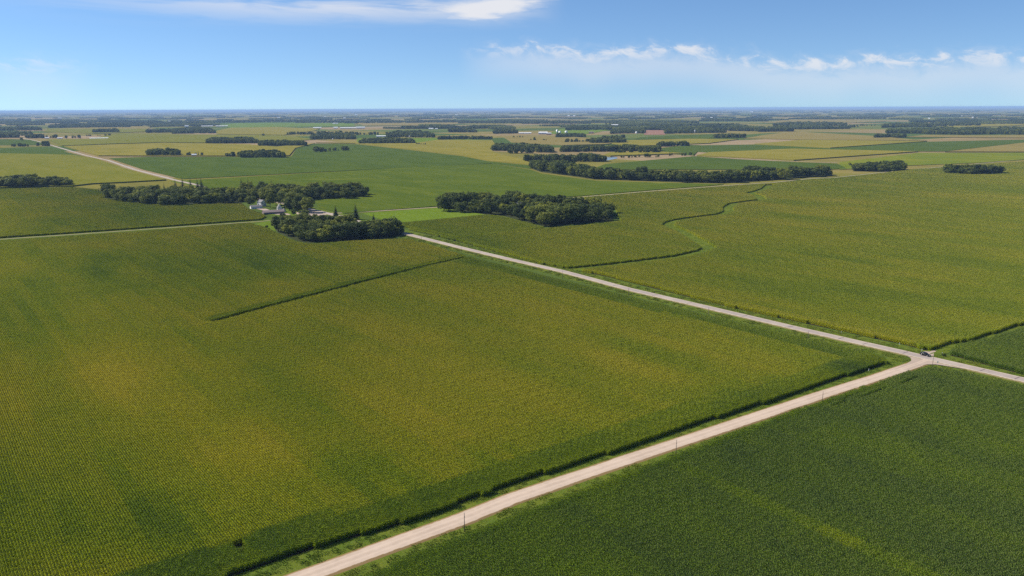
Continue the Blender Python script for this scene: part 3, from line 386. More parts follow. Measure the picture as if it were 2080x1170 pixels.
BUILDINGS = [
    {'name': 'farmhouse', 'loc': (-318.5, 1028.1, 0.0), 'rz': 0.838, 'w': 7.5, 'l': 9, 'h': 5.4, 'rise': 2.6, 'wall': 'white_wall', 'roof': 'grey_roof', 'label': 'white two storey farmhouse with grey roof at the edge of the wood', 'cat': 'house', 'doors': [('s', 0, 0, 1.1, 2.1)], 'windows': [('s', -2.2, 0.9, 1.1, 1.4), ('s', 2.2, 0.9, 1.1, 1.4), ('s', -2.2, 3.5, 1.1, 1.4), ('s', 2.2, 3.5, 1.1, 1.4), ('w', -2.5, 0.9, 1.1, 1.4), ('w', 2.5, 0.9, 1.1, 1.4), ('w', -2.5, 3.5, 1.1, 1.4), ('w', 2.5, 3.5, 1.1, 1.4)]},
    {'name': 'farm_shed', 'loc': (-318.2, 1003.6, 0.0), 'rz': -1.012, 'w': 6, 'l': 14, 'h': 2.6, 'rise': 1.5, 'wall': 'white_wall', 'roof': 'grey_roof', 'label': 'long low white shed with grey roof left of the farmhouse', 'cat': 'shed', 'doors': [('w', -3, 0, 2.4, 2.2), ('w', 2, 0, 2.4, 2.2), ('n', 0, 0, 2.6, 2.2)], 'windows': [('w', 5.3, 1, 0.9, 0.9)]},
    {'name': 'gable_barn', 'loc': (-282.0, 978.5, 0.0), 'rz': 0.384, 'w': 5.4, 'l': 7.5, 'h': 3.6, 'rise': 4.4, 'wall': 'white_wall', 'roof': 'grey_roof', 'label': 'small white barn with a steep gable facing the yard', 'cat': 'barn', 'doors': [('s', 0, 0, 1.4, 2.2)], 'windows': [('s', 0, 4.3, 0.9, 1.1), ('s', -1.7, 1.2, 0.8, 1.1), ('s', 1.7, 1.2, 0.8, 1.1)]},
    {'name': 'machine_shed', 'loc': (-281.6, 950.2, 0.0), 'rz': -1.047, 'w': 9, 'l': 24, 'h': 2.4, 'rise': 1.9, 'wall': 'brown_roof', 'roof': 'brown_roof', 'label': 'low brown roofed shed in front of the steep white barn', 'cat': 'shed', 'doors': [('w', -6, 0, 3, 2.1), ('w', 1, 0, 3, 2.1)]},
    {'name': 'garage', 'loc': (-273.9, 968.6, 0.0), 'rz': 0.436, 'w': 3.4, 'l': 4.2, 'h': 2.3, 'rise': 1.2, 'wall': 'white_wall', 'roof': 'grey_roof', 'label': 'small white outbuilding half hidden right of the steep barn', 'cat': 'shed', 'doors': [('s', 0, 0, 2.2, 2.1)]},
    {'name': 'farmhouse', 'loc': (10.1, 985.3, 0.0), 'rz': 0.698, 'w': 7, 'l': 9, 'h': 6.2, 'rise': 3.0, 'wall': 'white_wall', 'roof': 'grey_roof', 'label': 'white house almost hidden inside the oval grove', 'cat': 'house', 'windows': [('s', -2, 4.2, 1, 1.4), ('s', 2, 4.2, 1, 1.4), ('w', -2, 4.2, 1, 1.4), ('w', 2, 4.2, 1, 1.4), ('s', 0, 6.6, 0.9, 1.1)], 'doors': [('s', 0, 0, 1, 2.1)]},
    {'name': 'farm_shed', 'loc': (-755.8, 1316.9, 0.0), 'rz': 0.524, 'w': 4.5, 'l': 6, 'h': 3.5, 'rise': 2.0, 'wall': 'white_wall', 'roof': 'white_roof', 'label': 'small white shed between the two clumps at the left edge', 'cat': 'shed', 'doors': [('s', 0, 0, 1.6, 2.2)]},
    {'name': 'long_barn', 'loc': (-1779.3, 3541.9, 0.0), 'rz': 2.036, 'w': 14, 'l': 72.7, 'h': 3.11, 'rise': 1.91, 'wall': 'white_wall', 'roof': 'white_roof', 'label': 'long white barn alone in the olive field left of centre', 'cat': 'barn', 'group': None, 'doors': [('w', -29.1, 0, 3.2, 2.3), ('w', -14.5, 0, 3.2, 2.3), ('w', 0.0, 0, 3.2, 2.3), ('w', 14.5, 0, 3.2, 2.3), ('w', 29.1, 0, 3.2, 2.3)]},
    {'name': 'farm_building', 'loc': (-2037.1, 3601.9, 0.0), 'rz': 2.085, 'w': 8.2, 'l': 16.3, 'h': 3.95, 'rise': 2.42, 'wall': 'white_wall', 'roof': 'white_roof', 'label': 'small white farm building right of the left spruce row', 'cat': 'barn', 'group': None, 'doors': [('w', 0.0, 0, 3.2, 3.0)]},
    {'name': 'farm_building', 'loc': (-1966.7, 3575.7, 0.0), 'rz': 2.073, 'w': 10.4, 'l': 20.8, 'h': 3.4, 'rise': 2.08, 'wall': 'white_wall', 'roof': 'white_roof', 'label': 'small white shed between two tree clumps at the far left', 'cat': 'barn', 'group': None, 'doors': [('w', 0.0, 0, 3.2, 2.6)]},
    {'name': 'long_barn', 'loc': (-2273.0, 5767.1, 0.0), 'rz': 1.946, 'w': 13.3, 'l': 26.5, 'h': 9.43, 'rise': 5.78, 'wall': 'white_wall', 'roof': 'white_roof', 'label': 'white farm building above the dark grove at the far left', 'cat': 'barn', 'group': None, 'doors': [('w', 0.0, 0, 3.2, 7.1)]},
    {'name': 'long_barn', 'loc': (-2244.4, 6079.0, 0.0), 'rz': 1.924, 'w': 14, 'l': 80.0, 'h': 3.98, 'rise': 2.44, 'wall': 'white_wall', 'roof': 'white_roof', 'label': 'left one of two long white barns in the far left field', 'cat': 'barn', 'group': None, 'doors': [('w', -32.0, 0, 3.2, 3.0), ('w', -16.0, 0, 3.2, 3.0), ('w', 0.0, 0, 3.2, 3.0), ('w', 16.0, 0, 3.2, 3.0), ('w', 32.0, 0, 3.2, 3.0)]},
    {'name': 'long_barn', 'loc': (-2129.2, 6056.0, 0.0), 'rz': 1.909, 'w': 14, 'l': 83.3, 'h': 4.4, 'rise': 2.7, 'wall': 'white_wall', 'roof': 'white_roof', 'label': 'right one of two long white barns in the far left field', 'cat': 'barn', 'group': None, 'doors': [('w', -33.3, 0, 3.2, 3.3), ('w', -16.7, 0, 3.2, 3.3), ('w', 0.0, 0, 3.2, 3.3), ('w', 16.7, 0, 3.2, 3.3), ('w', 33.3, 0, 3.2, 3.3)]},
    {'name': 'farm_building', 'loc': (-840.8, 2165.5, 0.0), 'rz': 1.941, 'w': 6.1, 'l': 12.1, 'h': 4.0, 'rise': 2.45, 'wall': 'white_wall', 'roof': 'white_roof', 'label': 'small white house in the tree row before the golden field', 'cat': 'house', 'group': None, 'doors': [('w', 0.0, 0, 3.2, 3.0)]},
    {'name': 'farm_building', 'loc': (-756.3, 2193.5, 0.0), 'rz': 1.903, 'w': 5, 'l': 9.5, 'h': 2.1, 'rise': 1.29, 'wall': 'white_wall', 'roof': 'white_roof', 'label': 'low white shed at the left end of the mid field grove', 'cat': 'barn', 'group': None, 'doors': [('w', 0.0, 0, 2.9, 1.6)]},
    {'name': 'long_barn', 'loc': (-1248.9, 5297.2, 0.0), 'rz': 1.802, 'w': 14, 'l': 50.4, 'h': 5.01, 'rise': 3.07, 'wall': 'white_wall', 'roof': 'white_roof', 'label': 'white shed at the left end of the far long white farm', 'cat': 'barn', 'group': None, 'doors': [('w', -16.8, 0, 3.2, 3.8), ('w', 0.0, 0, 3.2, 3.8), ('w', 16.8, 0, 3.2, 3.8)]},
    {'name': 'long_barn', 'loc': (-1125.3, 5275.0, 0.0), 'rz': 1.781, 'w': 13.3, 'l': 26.7, 'h': 6.14, 'rise': 3.76, 'wall': 'white_wall', 'roof': 'white_roof', 'label': 'white building in the middle of the far long white farm', 'cat': 'barn', 'group': None, 'doors': [('w', 0.0, 0, 3.2, 4.6)]},
    {'name': 'long_barn', 'loc': (-1043.5, 5260.3, 0.0), 'rz': 1.766, 'w': 14, 'l': 99.4, 'h': 4.98, 'rise': 3.05, 'wall': 'white_wall', 'roof': 'white_roof', 'label': 'very long white barn of the far long white farm', 'cat': 'barn', 'group': None, 'doors': [('w', -42.6, 0, 3.2, 3.7), ('w', -28.4, 0, 3.2, 3.7), ('w', -14.2, 0, 3.2, 3.7), ('w', -0.0, 0, 3.2, 3.7), ('w', 14.2, 0, 3.2, 3.7), ('w', 28.4, 0, 3.2, 3.7), ('w', 42.6, 0, 3.2, 3.7)]},
    {'name': 'long_barn', 'loc': (-960.6, 5245.4, 0.0), 'rz': 1.752, 'w': 14, 'l': 56.0, 'h': 6.87, 'rise': 4.21, 'wall': 'white_wall', 'roof': 'white_roof', 'label': 'white barn at the right end of the far long white farm', 'cat': 'barn', 'group': None, 'doors': [('w', -21.0, 0, 3.2, 5.2), ('w', -7.0, 0, 3.2, 5.2), ('w', 7.0, 0, 3.2, 5.2), ('w', 21.0, 0, 3.2, 5.2)]},
    {'name': 'long_barn', 'loc': (-1492.5, 6986.0, 0.0), 'rz': 1.781, 'w': 14, 'l': 45.1, 'h': 4.06, 'rise': 2.49, 'wall': 'white_wall', 'roof': 'white_roof', 'label': 'tiny white barn under the far wood left of centre', 'cat': 'barn', 'group': None, 'doors': [('w', -15.0, 0, 3.2, 3.0), ('w', 0.0, 0, 3.2, 3.0), ('w', 15.0, 0, 3.2, 3.0)]},
    {'name': 'long_barn', 'loc': (-576.2, 3638.0, 0.0), 'rz': 1.728, 'w': 14, 'l': 42.6, 'h': 3.72, 'rise': 2.28, 'wall': 'white_wall', 'roof': 'white_roof', 'label': 'white barn between two woods above the middle of the soybean field', 'cat': 'barn', 'group': None, 'doors': [('w', -14.2, 0, 3.2, 2.8), ('w', 0.0, 0, 3.2, 2.8), ('w', 14.2, 0, 3.2, 2.8)]},
    {'name': 'farm_building', 'loc': (-516.7, 3728.5, 0.0), 'rz': 1.708, 'w': 5.7, 'l': 11.5, 'h': 2.45, 'rise': 1.5, 'wall': 'white_wall', 'roof': 'white_roof', 'label': 'tiny white shed before the far middle wood', 'cat': 'barn', 'group': None, 'doors': [('w', 0.0, 0, 3.2, 1.8)]},
    {'name': 'farm_building', 'loc': (-448.2, 3590.4, 0.0), 'rz': 1.695, 'w': 5, 'l': 6.6, 'h': 3.41, 'rise': 2.09, 'wall': 'white_wall', 'roof': 'white_roof', 'label': 'tiny white house left of the far middle farm', 'cat': 'house', 'group': None, 'doors': [('w', 0.0, 0, 2.0, 2.6)]},
    {'name': 'farm_building', 'loc': (-276.1, 3392.0, 0.0), 'rz': 1.652, 'w': 6.2, 'l': 12.4, 'h': 5.58, 'rise': 3.42, 'wall': 'white_wall', 'roof': 'white_roof', 'label': 'white gabled building of the far middle farm', 'cat': 'barn', 'group': None, 'doors': [('w', 0.0, 0, 3.2, 4.2)]},
    {'name': 'farm_building', 'loc': (-261.5, 3373.5, 0.0), 'rz': 1.648, 'w': 9.3, 'l': 18.5, 'h': 3.21, 'rise': 1.97, 'wall': 'white_wall', 'roof': 'white_roof', 'label': 'low white shed of the far middle farm', 'cat': 'barn', 'group': None, 'doors': [('w', 0.0, 0, 3.2, 2.4)]},
    {'name': 'long_barn', 'loc': (-485.6, 4974.9, 0.0), 'rz': 1.668, 'w': 13.8, 'l': 27.7, 'h': 4.35, 'rise': 2.66, 'wall': 'white_wall', 'roof': 'white_roof', 'label': 'small white barn in front of the far paired woods', 'cat': 'barn', 'group': None, 'doors': [('w', 0.0, 0, 3.2, 3.3)]},
    {'name': 'farm_building', 'loc': (-452.3, 4969.2, 0.0), 'rz': 1.661, 'w': 7.7, 'l': 15.3, 'h': 3.26, 'rise': 2.0, 'wall': 'white_wall', 'roof': 'white_roof', 'label': 'tiny white shed right of the barn at the far paired woods', 'cat': 'barn', 'group': None, 'doors': [('w', 0.0, 0, 3.2, 2.4)]},
    {'name': 'long_barn', 'loc': (-218.3, 5523.3, 0.0), 'rz': 1.61, 'w': 14, 'l': 37.3, 'h': 6.03, 'rise': 3.69, 'wall': 'red_wall', 'roof': 'white_roof', 'label': 'reddish house among the far trees', 'cat': 'house', 'group': None, 'doors': [('w', -9.3, 0, 3.2, 4.5), ('w', 9.3, 0, 3.2, 4.5)]},
    {'name': 'long_barn', 'loc': (67.0, 4013.5, 0.0), 'rz': 1.554, 'w': 14, 'l': 60.6, 'h': 3.81, 'rise': 2.33, 'wall': 'white_wall', 'roof': 'white_roof', 'label': 'long white barn left of the far dairy farm', 'cat': 'barn', 'group': None, 'doors': [('w', -22.7, 0, 3.2, 2.9), ('w', -7.6, 0, 3.2, 2.9), ('w', 7.6, 0, 3.2, 2.9), ('w', 22.7, 0, 3.2, 2.9)]},
    {'name': 'long_barn', 'loc': (151.3, 3924.0, 0.0), 'rz': 1.532, 'w': 14, 'l': 42.5, 'h': 7.16, 'rise': 4.39, 'wall': 'white_wall', 'roof': 'white_roof', 'label': 'big white barn of the far dairy farm', 'cat': 'barn', 'group': None, 'doors': [('w', -14.2, 0, 3.2, 5.4), ('w', 0.0, 0, 3.2, 5.4), ('w', 14.2, 0, 3.2, 5.4)]},
    {'name': 'farm_building', 'loc': (176.0, 3846.0, 0.0), 'rz': 1.525, 'w': 11.6, 'l': 23.1, 'h': 5.62, 'rise': 3.44, 'wall': 'red_wall', 'roof': 'galv', 'label': 'red barn of the far dairy farm', 'cat': 'barn', 'group': None, 'doors': [('w', 0.0, 0, 3.2, 4.2)]},
    {'name': 'farm_building', 'loc': (426.4, 4817.1, 0.0), 'rz': 1.483, 'w': 10.1, 'l': 20.2, 'h': 6.14, 'rise': 3.76, 'wall': 'white_wall', 'roof': 'white_roof', 'label': 'white roofed round shed before the far dark trees', 'cat': 'barn', 'group': None, 'doors': [('w', 0.0, 0, 3.2, 4.6)]},
    {'name': 'farm_building', 'loc': (389.8, 4007.0, 0.0), 'rz': 1.474, 'w': 12.0, 'l': 23.9, 'h': 5.12, 'rise': 3.14, 'wall': 'red_wall', 'roof': 'brown_roof', 'label': 'brown roofed shed on the bare far yard', 'cat': 'barn', 'group': None, 'doors': [('w', 0.0, 0, 3.2, 3.8)]},
    {'name': 'farm_building', 'loc': (503.1, 2625.2, 0.0), 'rz': 1.382, 'w': 8.6, 'l': 17.1, 'h': 3.86, 'rise': 2.36, 'wall': 'white_wall', 'roof': 'white_roof', 'label': 'white house in front of the far roadside trees', 'cat': 'house', 'group': None, 'doors': [('w', 0.0, 0, 3.2, 2.9)]},
    {'name': 'farm_building', 'loc': (547.3, 2621.0, 0.0), 'rz': 1.365, 'w': 9.3, 'l': 18.6, 'h': 1.93, 'rise': 1.18, 'wall': 'white_wall', 'roof': 'white_roof', 'label': 'low white shed beside the far roadside house', 'cat': 'barn', 'group': None, 'doors': [('w', 0.0, 0, 3.2, 1.4)]},
    {'name': 'farm_building', 'loc': (286.3, 2323.3, 0.0), 'rz': 1.448, 'w': 5, 'l': 6.9, 'h': 2.57, 'rise': 1.57, 'wall': 'white_wall', 'roof': 'white_roof', 'label': 'tiny white shed at the creek woods', 'cat': 'barn', 'group': None, 'doors': [('w', 0.0, 0, 2.1, 1.9)]},
    {'name': 'farm_building', 'loc': (395.5, 2327.7, 0.0), 'rz': 1.403, 'w': 5, 'l': 8.3, 'h': 2.57, 'rise': 1.58, 'wall': 'white_wall', 'roof': 'white_roof', 'label': 'small white shed at the right end of the creek woods', 'cat': 'barn', 'group': None, 'doors': [('w', 0.0, 0, 2.5, 1.9)]},
    {'name': 'long_barn', 'loc': (730.6, 5806.0, 0.0), 'rz': 1.446, 'w': 14, 'l': 48.4, 'h': 5.06, 'rise': 3.1, 'wall': 'white_wall', 'roof': 'white_roof', 'label': 'far white building group in the woods right of centre', 'cat': 'barn', 'group': None, 'doors': [('w', -16.1, 0, 3.2, 3.8), ('w', 0.0, 0, 3.2, 3.8), ('w', 16.1, 0, 3.2, 3.8)]},
    {'name': 'farm_building', 'loc': (847.3, 5316.7, 0.0), 'rz': 1.413, 'w': 6.3, 'l': 12.6, 'h': 4.64, 'rise': 2.84, 'wall': 'white_wall', 'roof': 'white_roof', 'label': 'tiny pale building left of the reddish field', 'cat': 'barn', 'group': None, 'doors': [('w', 0.0, 0, 3.2, 3.5)]},
    {'name': 'farm_building', 'loc': (933.0, 4269.1, 0.0), 'rz': 1.356, 'w': 6.3, 'l': 12.5, 'h': 4.05, 'rise': 2.48, 'wall': 'white_wall', 'roof': 'white_roof', 'label': 'white building beside the far pale silo', 'cat': 'barn', 'group': None, 'doors': [('w', 0.0, 0, 3.2, 3.0)]},
    {'name': 'farm_building', 'loc': (1293.1, 4403.3, 0.0), 'rz': 1.285, 'w': 7.7, 'l': 15.3, 'h': 3.21, 'rise': 1.97, 'wall': 'white_wall', 'roof': 'white_roof', 'label': 'tiny white building in the far right wood', 'cat': 'barn', 'group': None, 'doors': [('w', 0.0, 0, 3.2, 2.4)]},
    {'name': 'farm_building', 'loc': (1871.0, 5648.0, 0.0), 'rz': 1.251, 'w': 8.1, 'l': 16.1, 'h': 4.11, 'rise': 2.52, 'wall': 'white_wall', 'roof': 'white_roof', 'label': 'tiny white building on the far right slope', 'cat': 'barn', 'group': None, 'doors': [('w', 0.0, 0, 3.2, 3.1)]},
    {'name': 'long_barn', 'loc': (-7012.3, 11951.7, 0.0), 'rz': 2.101, 'w': 20, 'l': 41.3, 'h': 8.65, 'rise': 5.3, 'wall': 'white_wall', 'roof': 'white_roof', 'label': 'tiny white farm building near the horizon, first from the left', 'cat': 'barn', 'group': 'white farm buildings near the horizon', 'doors': [('w', -10.3, 0, 3.2, 6.5), ('w', 10.3, 0, 3.2, 6.5)]},
    {'name': 'long_barn', 'loc': (-6815.3, 12466.2, 0.0), 'rz': 2.071, 'w': 20, 'l': 43.0, 'h': 9.02, 'rise': 5.53, 'wall': 'white_wall', 'roof': 'white_roof', 'label': 'tiny white farm building near the horizon, second from the left', 'cat': 'barn', 'group': 'white farm buildings near the horizon', 'doors': [('w', -14.3, 0, 3.2, 6.8), ('w', 0.0, 0, 3.2, 6.8), ('w', 14.3, 0, 3.2, 6.8)]},
    {'name': 'long_barn', 'loc': (-3818.0, 8341.3, 0.0), 'rz': 2.0, 'w': 12.8, 'l': 25.7, 'h': 6.05, 'rise': 3.71, 'wall': 'white_wall', 'roof': 'white_roof', 'label': 'tiny white farm building near the horizon, third from the left', 'cat': 'barn', 'group': 'white farm buildings near the horizon', 'doors': [('w', 0.0, 0, 3.2, 4.5)]},
    {'name': 'long_barn', 'loc': (-3558.6, 8581.4, 0.0), 'rz': 1.964, 'w': 13.1, 'l': 26.3, 'h': 6.22, 'rise': 3.81, 'wall': 'white_wall', 'roof': 'white_roof', 'label': 'tiny white farm building near the horizon, fourth from the left', 'cat': 'barn', 'group': 'white farm buildings near the horizon', 'doors': [('w', 0.0, 0, 3.2, 4.7)]},
    {'name': 'long_barn', 'loc': (-3328.2, 11806.8, 0.0), 'rz': 1.845, 'w': 18.5, 'l': 37.0, 'h': 8.55, 'rise': 5.24, 'wall': 'white_wall', 'roof': 'white_roof', 'label': 'tiny white farm building near the horizon, fifth from the left', 'cat': 'barn', 'group': 'white farm buildings near the horizon', 'doors': [('w', -9.2, 0, 3.2, 6.4), ('w', 9.2, 0, 3.2, 6.4)]},
    {'name': 'long_barn', 'loc': (-2933.8, 12995.7, 0.0), 'rz': 1.793, 'w': 20, 'l': 40.7, 'h': 9.4, 'rise': 5.76, 'wall': 'white_wall', 'roof': 'white_roof', 'label': 'tiny white farm building near the horizon, sixth from the left', 'cat': 'barn', 'group': 'white farm buildings near the horizon', 'doors': [('w', -10.2, 0, 3.2, 7.1), ('w', 10.2, 0, 3.2, 7.1)]},
    {'name': 'long_barn', 'loc': (-2186.4, 10824.6, 0.0), 'rz': 1.77, 'w': 16.2, 'l': 32.5, 'h': 7.84, 'rise': 4.8, 'wall': 'white_wall', 'roof': 'white_roof', 'label': 'tiny white farm building near the horizon, seventh from the left', 'cat': 'barn', 'group': 'white farm buildings near the horizon', 'doors': [('w', -8.1, 0, 3.2, 5.9), ('w', 8.1, 0, 3.2, 5.9)]},
    {'name': 'long_barn', 'loc': (-3059.4, 16317.2, 0.0), 'rz': 1.756, 'w': 20, 'l': 53.4, 'h': 11.79, 'rise': 7.23, 'wall': 'white_wall', 'roof': 'white_roof', 'label': 'tiny white farm building near the horizon, eighth from the left', 'cat': 'barn', 'group': 'white farm buildings near the horizon', 'doors': [('w', -17.8, 0, 3.2, 8.8), ('w', 0.0, 0, 3.2, 8.8), ('w', 17.8, 0, 3.2, 8.8)]},
    {'name': 'long_barn', 'loc': (-2320.9, 14388.8, 0.0), 'rz': 1.731, 'w': 20, 'l': 45.1, 'h': 10.4, 'rise': 6.38, 'wall': 'white_wall', 'roof': 'white_roof', 'label': 'tiny white farm building near the horizon, ninth from the left', 'cat': 'barn', 'group': 'white farm buildings near the horizon', 'doors': [('w', -15.0, 0, 3.2, 7.8), ('w', 0.0, 0, 3.2, 7.8), ('w', 15.0, 0, 3.2, 7.8)]},
    {'name': 'long_barn', 'loc': (-1014.1, 15255.0, 0.0), 'rz': 1.637, 'w': 20, 'l': 46.7, 'h': 11.03, 'rise': 6.76, 'wall': 'white_wall', 'roof': 'white_roof', 'label': 'tiny white farm building near the horizon, tenth from the left', 'cat': 'barn', 'group': 'white farm buildings near the horizon', 'doors': [('w', -15.6, 0, 3.2, 8.3), ('w', 0.0, 0, 3.2, 8.3), ('w', 15.6, 0, 3.2, 8.3)]},
    {'name': 'long_barn', 'loc': (-617.6, 11698.3, 0.0), 'rz': 1.623, 'w': 16.9, 'l': 33.8, 'h': 8.47, 'rise': 5.19, 'wall': 'white_wall', 'roof': 'white_roof', 'label': 'tiny white farm building near the horizon, eleventh from the left', 'cat': 'barn', 'group': 'white farm buildings near the horizon', 'doors': [('w', -8.5, 0, 3.2, 6.3), ('w', 8.5, 0, 3.2, 6.3)]},
    {'name': 'long_barn', 'loc': (868.0, 12489.1, 0.0), 'rz': 1.501, 'w': 17.5, 'l': 34.9, 'h': 9.03, 'rise': 5.54, 'wall': 'white_wall', 'roof': 'white_roof', 'label': 'tiny white farm building near the horizon, eleventh from the right', 'cat': 'barn', 'group': 'white farm buildings near the horizon', 'doors': [('w', -8.7, 0, 3.2, 6.8), ('w', 8.7, 0, 3.2, 6.8)]},
    {'name': 'long_barn', 'loc': (947.2, 12453.1, 0.0), 'rz': 1.495, 'w': 17.4, 'l': 34.7, 'h': 9.01, 'rise': 5.52, 'wall': 'white_wall', 'roof': 'white_roof', 'label': 'tiny white farm building near the horizon, tenth from the right', 'cat': 'barn', 'group': 'white farm buildings near the horizon', 'doors': [('w', -8.7, 0, 3.2, 6.8), ('w', 8.7, 0, 3.2, 6.8)]},
    {'name': 'farm_building', 'loc': (2350.9, 9689.4, 0.0), 'rz': 1.333, 'w': 12.5, 'l': 24.9, 'h': 7.02, 'rise': 4.3, 'wall': 'white_wall', 'roof': 'white_roof', 'label': 'tiny white farm building near the horizon, ninth from the right', 'cat': 'barn', 'group': 'white farm buildings near the horizon', 'doors': [('w', 0.0, 0, 3.2, 5.3)]},
    {'name': 'long_barn', 'loc': (5939.9, 20399.7, 0.0), 'rz': 1.288, 'w': 20, 'l': 57.2, 'h': 14.73, 'rise': 9.03, 'wall': 'white_wall', 'roof': 'white_roof', 'label': 'tiny white farm building near the horizon, eighth from the right', 'cat': 'barn', 'group': 'white farm buildings near the horizon', 'doors': [('w', -21.4, 0, 3.2, 11.0), ('w', -7.1, 0, 3.2, 11.0), ('w', 7.1, 0, 3.2, 11.0), ('w', 21.4, 0, 3.2, 11.0)]},
    {'name': 'farm_building', 'loc': (3016.3, 9690.5, 0.0), 'rz': 1.269, 'w': 12.2, 'l': 24.4, 'h': 7.02, 'rise': 4.3, 'wall': 'white_wall', 'roof': 'white_roof', 'label': 'tiny white farm building near the horizon, seventh from the right', 'cat': 'barn', 'group': 'white farm buildings near the horizon', 'doors': [('w', 0.0, 0, 3.2, 5.3)]},
    {'name': 'farm_building', 'loc': (3882.8, 8267.4, 0.0), 'rz': 1.132, 'w': 9.9, 'l': 19.8, 'h': 5.99, 'rise': 3.67, 'wall': 'white_wall', 'roof': 'white_roof', 'label': 'tiny white farm building near the horizon, sixth from the right', 'cat': 'barn', 'group': 'white farm buildings near the horizon', 'doors': [('w', 0.0, 0, 3.2, 4.5)]},
    {'name': 'farm_building', 'loc': (3942.3, 8247.3, 0.0), 'rz': 1.125, 'w': 9.9, 'l': 19.7, 'h': 5.98, 'rise': 3.66, 'wall': 'white_wall', 'roof': 'white_roof', 'label': 'tiny white farm building near the horizon, fifth from the right', 'cat': 'barn', 'group': 'white farm buildings near the horizon', 'doors': [('w', 0.0, 0, 3.2, 4.5)]},
    {'name': 'farm_building', 'loc': (4228.2, 8345.3, 0.0), 'rz': 1.102, 'w': 9.9, 'l': 19.7, 'h': 6.05, 'rise': 3.71, 'wall': 'white_wall', 'roof': 'white_roof', 'label': 'tiny white farm building near the horizon, fourth from the right', 'cat': 'barn', 'group': 'white farm buildings near the horizon', 'doors': [('w', 0.0, 0, 3.2, 4.5)]},
    {'name': 'farm_building', 'loc': (5501.0, 10068.2, 0.0), 'rz': 1.071, 'w': 11.6, 'l': 23.3, 'h': 7.29, 'rise': 4.47, 'wall': 'white_wall', 'roof': 'white_roof', 'label': 'tiny white farm building near the horizon, third from the right', 'cat': 'barn', 'group': 'white farm buildings near the horizon', 'doors': [('w', 0.0, 0, 3.2, 5.5)]},
    {'name': 'farm_building', 'loc': (4999.0, 8931.8, 0.0), 'rz': 1.061, 'w': 10.4, 'l': 20.7, 'h': 6.47, 'rise': 3.96, 'wall': 'white_wall', 'roof': 'white_roof', 'label': 'tiny white farm building near the horizon, second from the right', 'cat': 'barn', 'group': 'white farm buildings near the horizon', 'doors': [('w', 0.0, 0, 3.2, 4.9)]},
    {'name': 'long_barn', 'loc': (6789.4, 11618.2, 0.0), 'rz': 1.042, 'w': 13.2, 'l': 26.4, 'h': 8.4, 'rise': 5.15, 'wall': 'white_wall', 'roof': 'white_roof', 'label': 'tiny white farm building near the horizon, first from the right', 'cat': 'barn', 'group': 'white farm buildings near the horizon', 'doors': [('w', 0.0, 0, 3.2, 6.3)]},
]
SILOS = [
    {'name': 'silo', 'loc': (228.8, 4112.1, 0.0), 'r': 5, 'h': 13.2, 'mk': 'galv', 'label': 'tall grey silo of the far dairy farm'},
    {'name': 'silo', 'loc': (239.8, 4069.1, 0.0), 'r': 6, 'h': 6.3, 'mk': 'white_wall', 'label': 'white domed bin right of the tall dairy silo'},
    {'name': 'silo', 'loc': (273.9, 4105.5, 0.0), 'r': 7, 'h': 5.6, 'mk': 'white_wall', 'label': 'wide white domed bin of the far dairy farm'},
    {'name': 'silo', 'loc': (510.3, 4029.8, 0.0), 'r': 4, 'h': 7.7, 'mk': 'white_wall', 'label': 'lone white silo in the far middle'},
    {'name': 'silo', 'loc': (599.0, 3937.6, 0.0), 'r': 4.5, 'h': 7.1, 'mk': 'white_wall', 'label': 'white silo left of the reddish field'},
    {'name': 'silo', 'loc': (886.9, 3975.0, 0.0), 'r': 3.6, 'h': 12.5, 'mk': 'silo', 'label': 'pale silo right of the reddish field'},
    {'name': 'silo', 'loc': (-260.8, 3418.4, 0.0), 'r': 3.2, 'h': 6.7, 'mk': 'white_wall', 'label': 'small white silo of the far middle farm'},
    {'name': 'silo', 'loc': (-725.8, 3335.3, 0.0), 'r': 2.2, 'h': 2.7, 'mk': 'white_wall', 'label': 'small white bin before the left middle wood'},
]
POLES = [
    (-14.1, 213.4, 6.0, 'wooden pole beside the gravel road nearest the camera'),
    (57.7, 265.9, 5.7, 'wooden pole at the middle of the gravel road'),
    (128.8, 317.4, 4.8, 'wooden pole beside the gravel road near its upper end'),
    (196.1, 359.9, 6.7, 'wooden pole at the road junction'),
    (155.7, 408.9, 5.4, 'wooden pole by the paved road, first up from the junction'),
    (115.4, 460.2, 5.5, 'wooden pole by the paved road, second up from the junction'),
    (76.0, 513.2, 5.5, 'wooden pole by the paved road, third up from the junction'),
    (36.5, 570.3, 5.9, 'wooden pole by the paved road, fourth up from the junction'),
    (-2.4, 617.8, 5.2, 'wooden pole by the paved road, fifth up from the junction'),
    (-43.0, 676.8, 5.0, 'wooden pole by the paved road, sixth up from the junction'),
    (-83.8, 741.9, 4.8, 'wooden pole by the paved road, last before the dense grove'),
    (171.7, 1173.8, 4.7, 'wooden pole on the side road right of the oval grove'),
    (338.7, 1277.2, 10.1, 'wooden pole on the side road before the windbreak, left one'),
    (427.1, 1325.0, 7.3, 'wooden pole on the side road before the windbreak, right one'),
]
MARKERS = [
    (205.7, 388.8, 'post', 'white marker post behind the parked car'),
    (199.7, 400.1, 'post', 'white marker post on the far verge left of the car'),
    (213.1, 383.3, 'post', 'white marker post right of the field driveway'),
    (165.6, 357.8, 'post', 'white marker post at the corn corner by the gravel road'),
    (201.6, 365.8, 'sign', 'small white road sign at the junction corner'),
    (178.8, 422.9, 'post', 'white marker post on the far verge up the paved road'),
]
CAR = (203.2, 380.6, 0.44, 3.789, 'black car pulled over on the paved road at the junction')


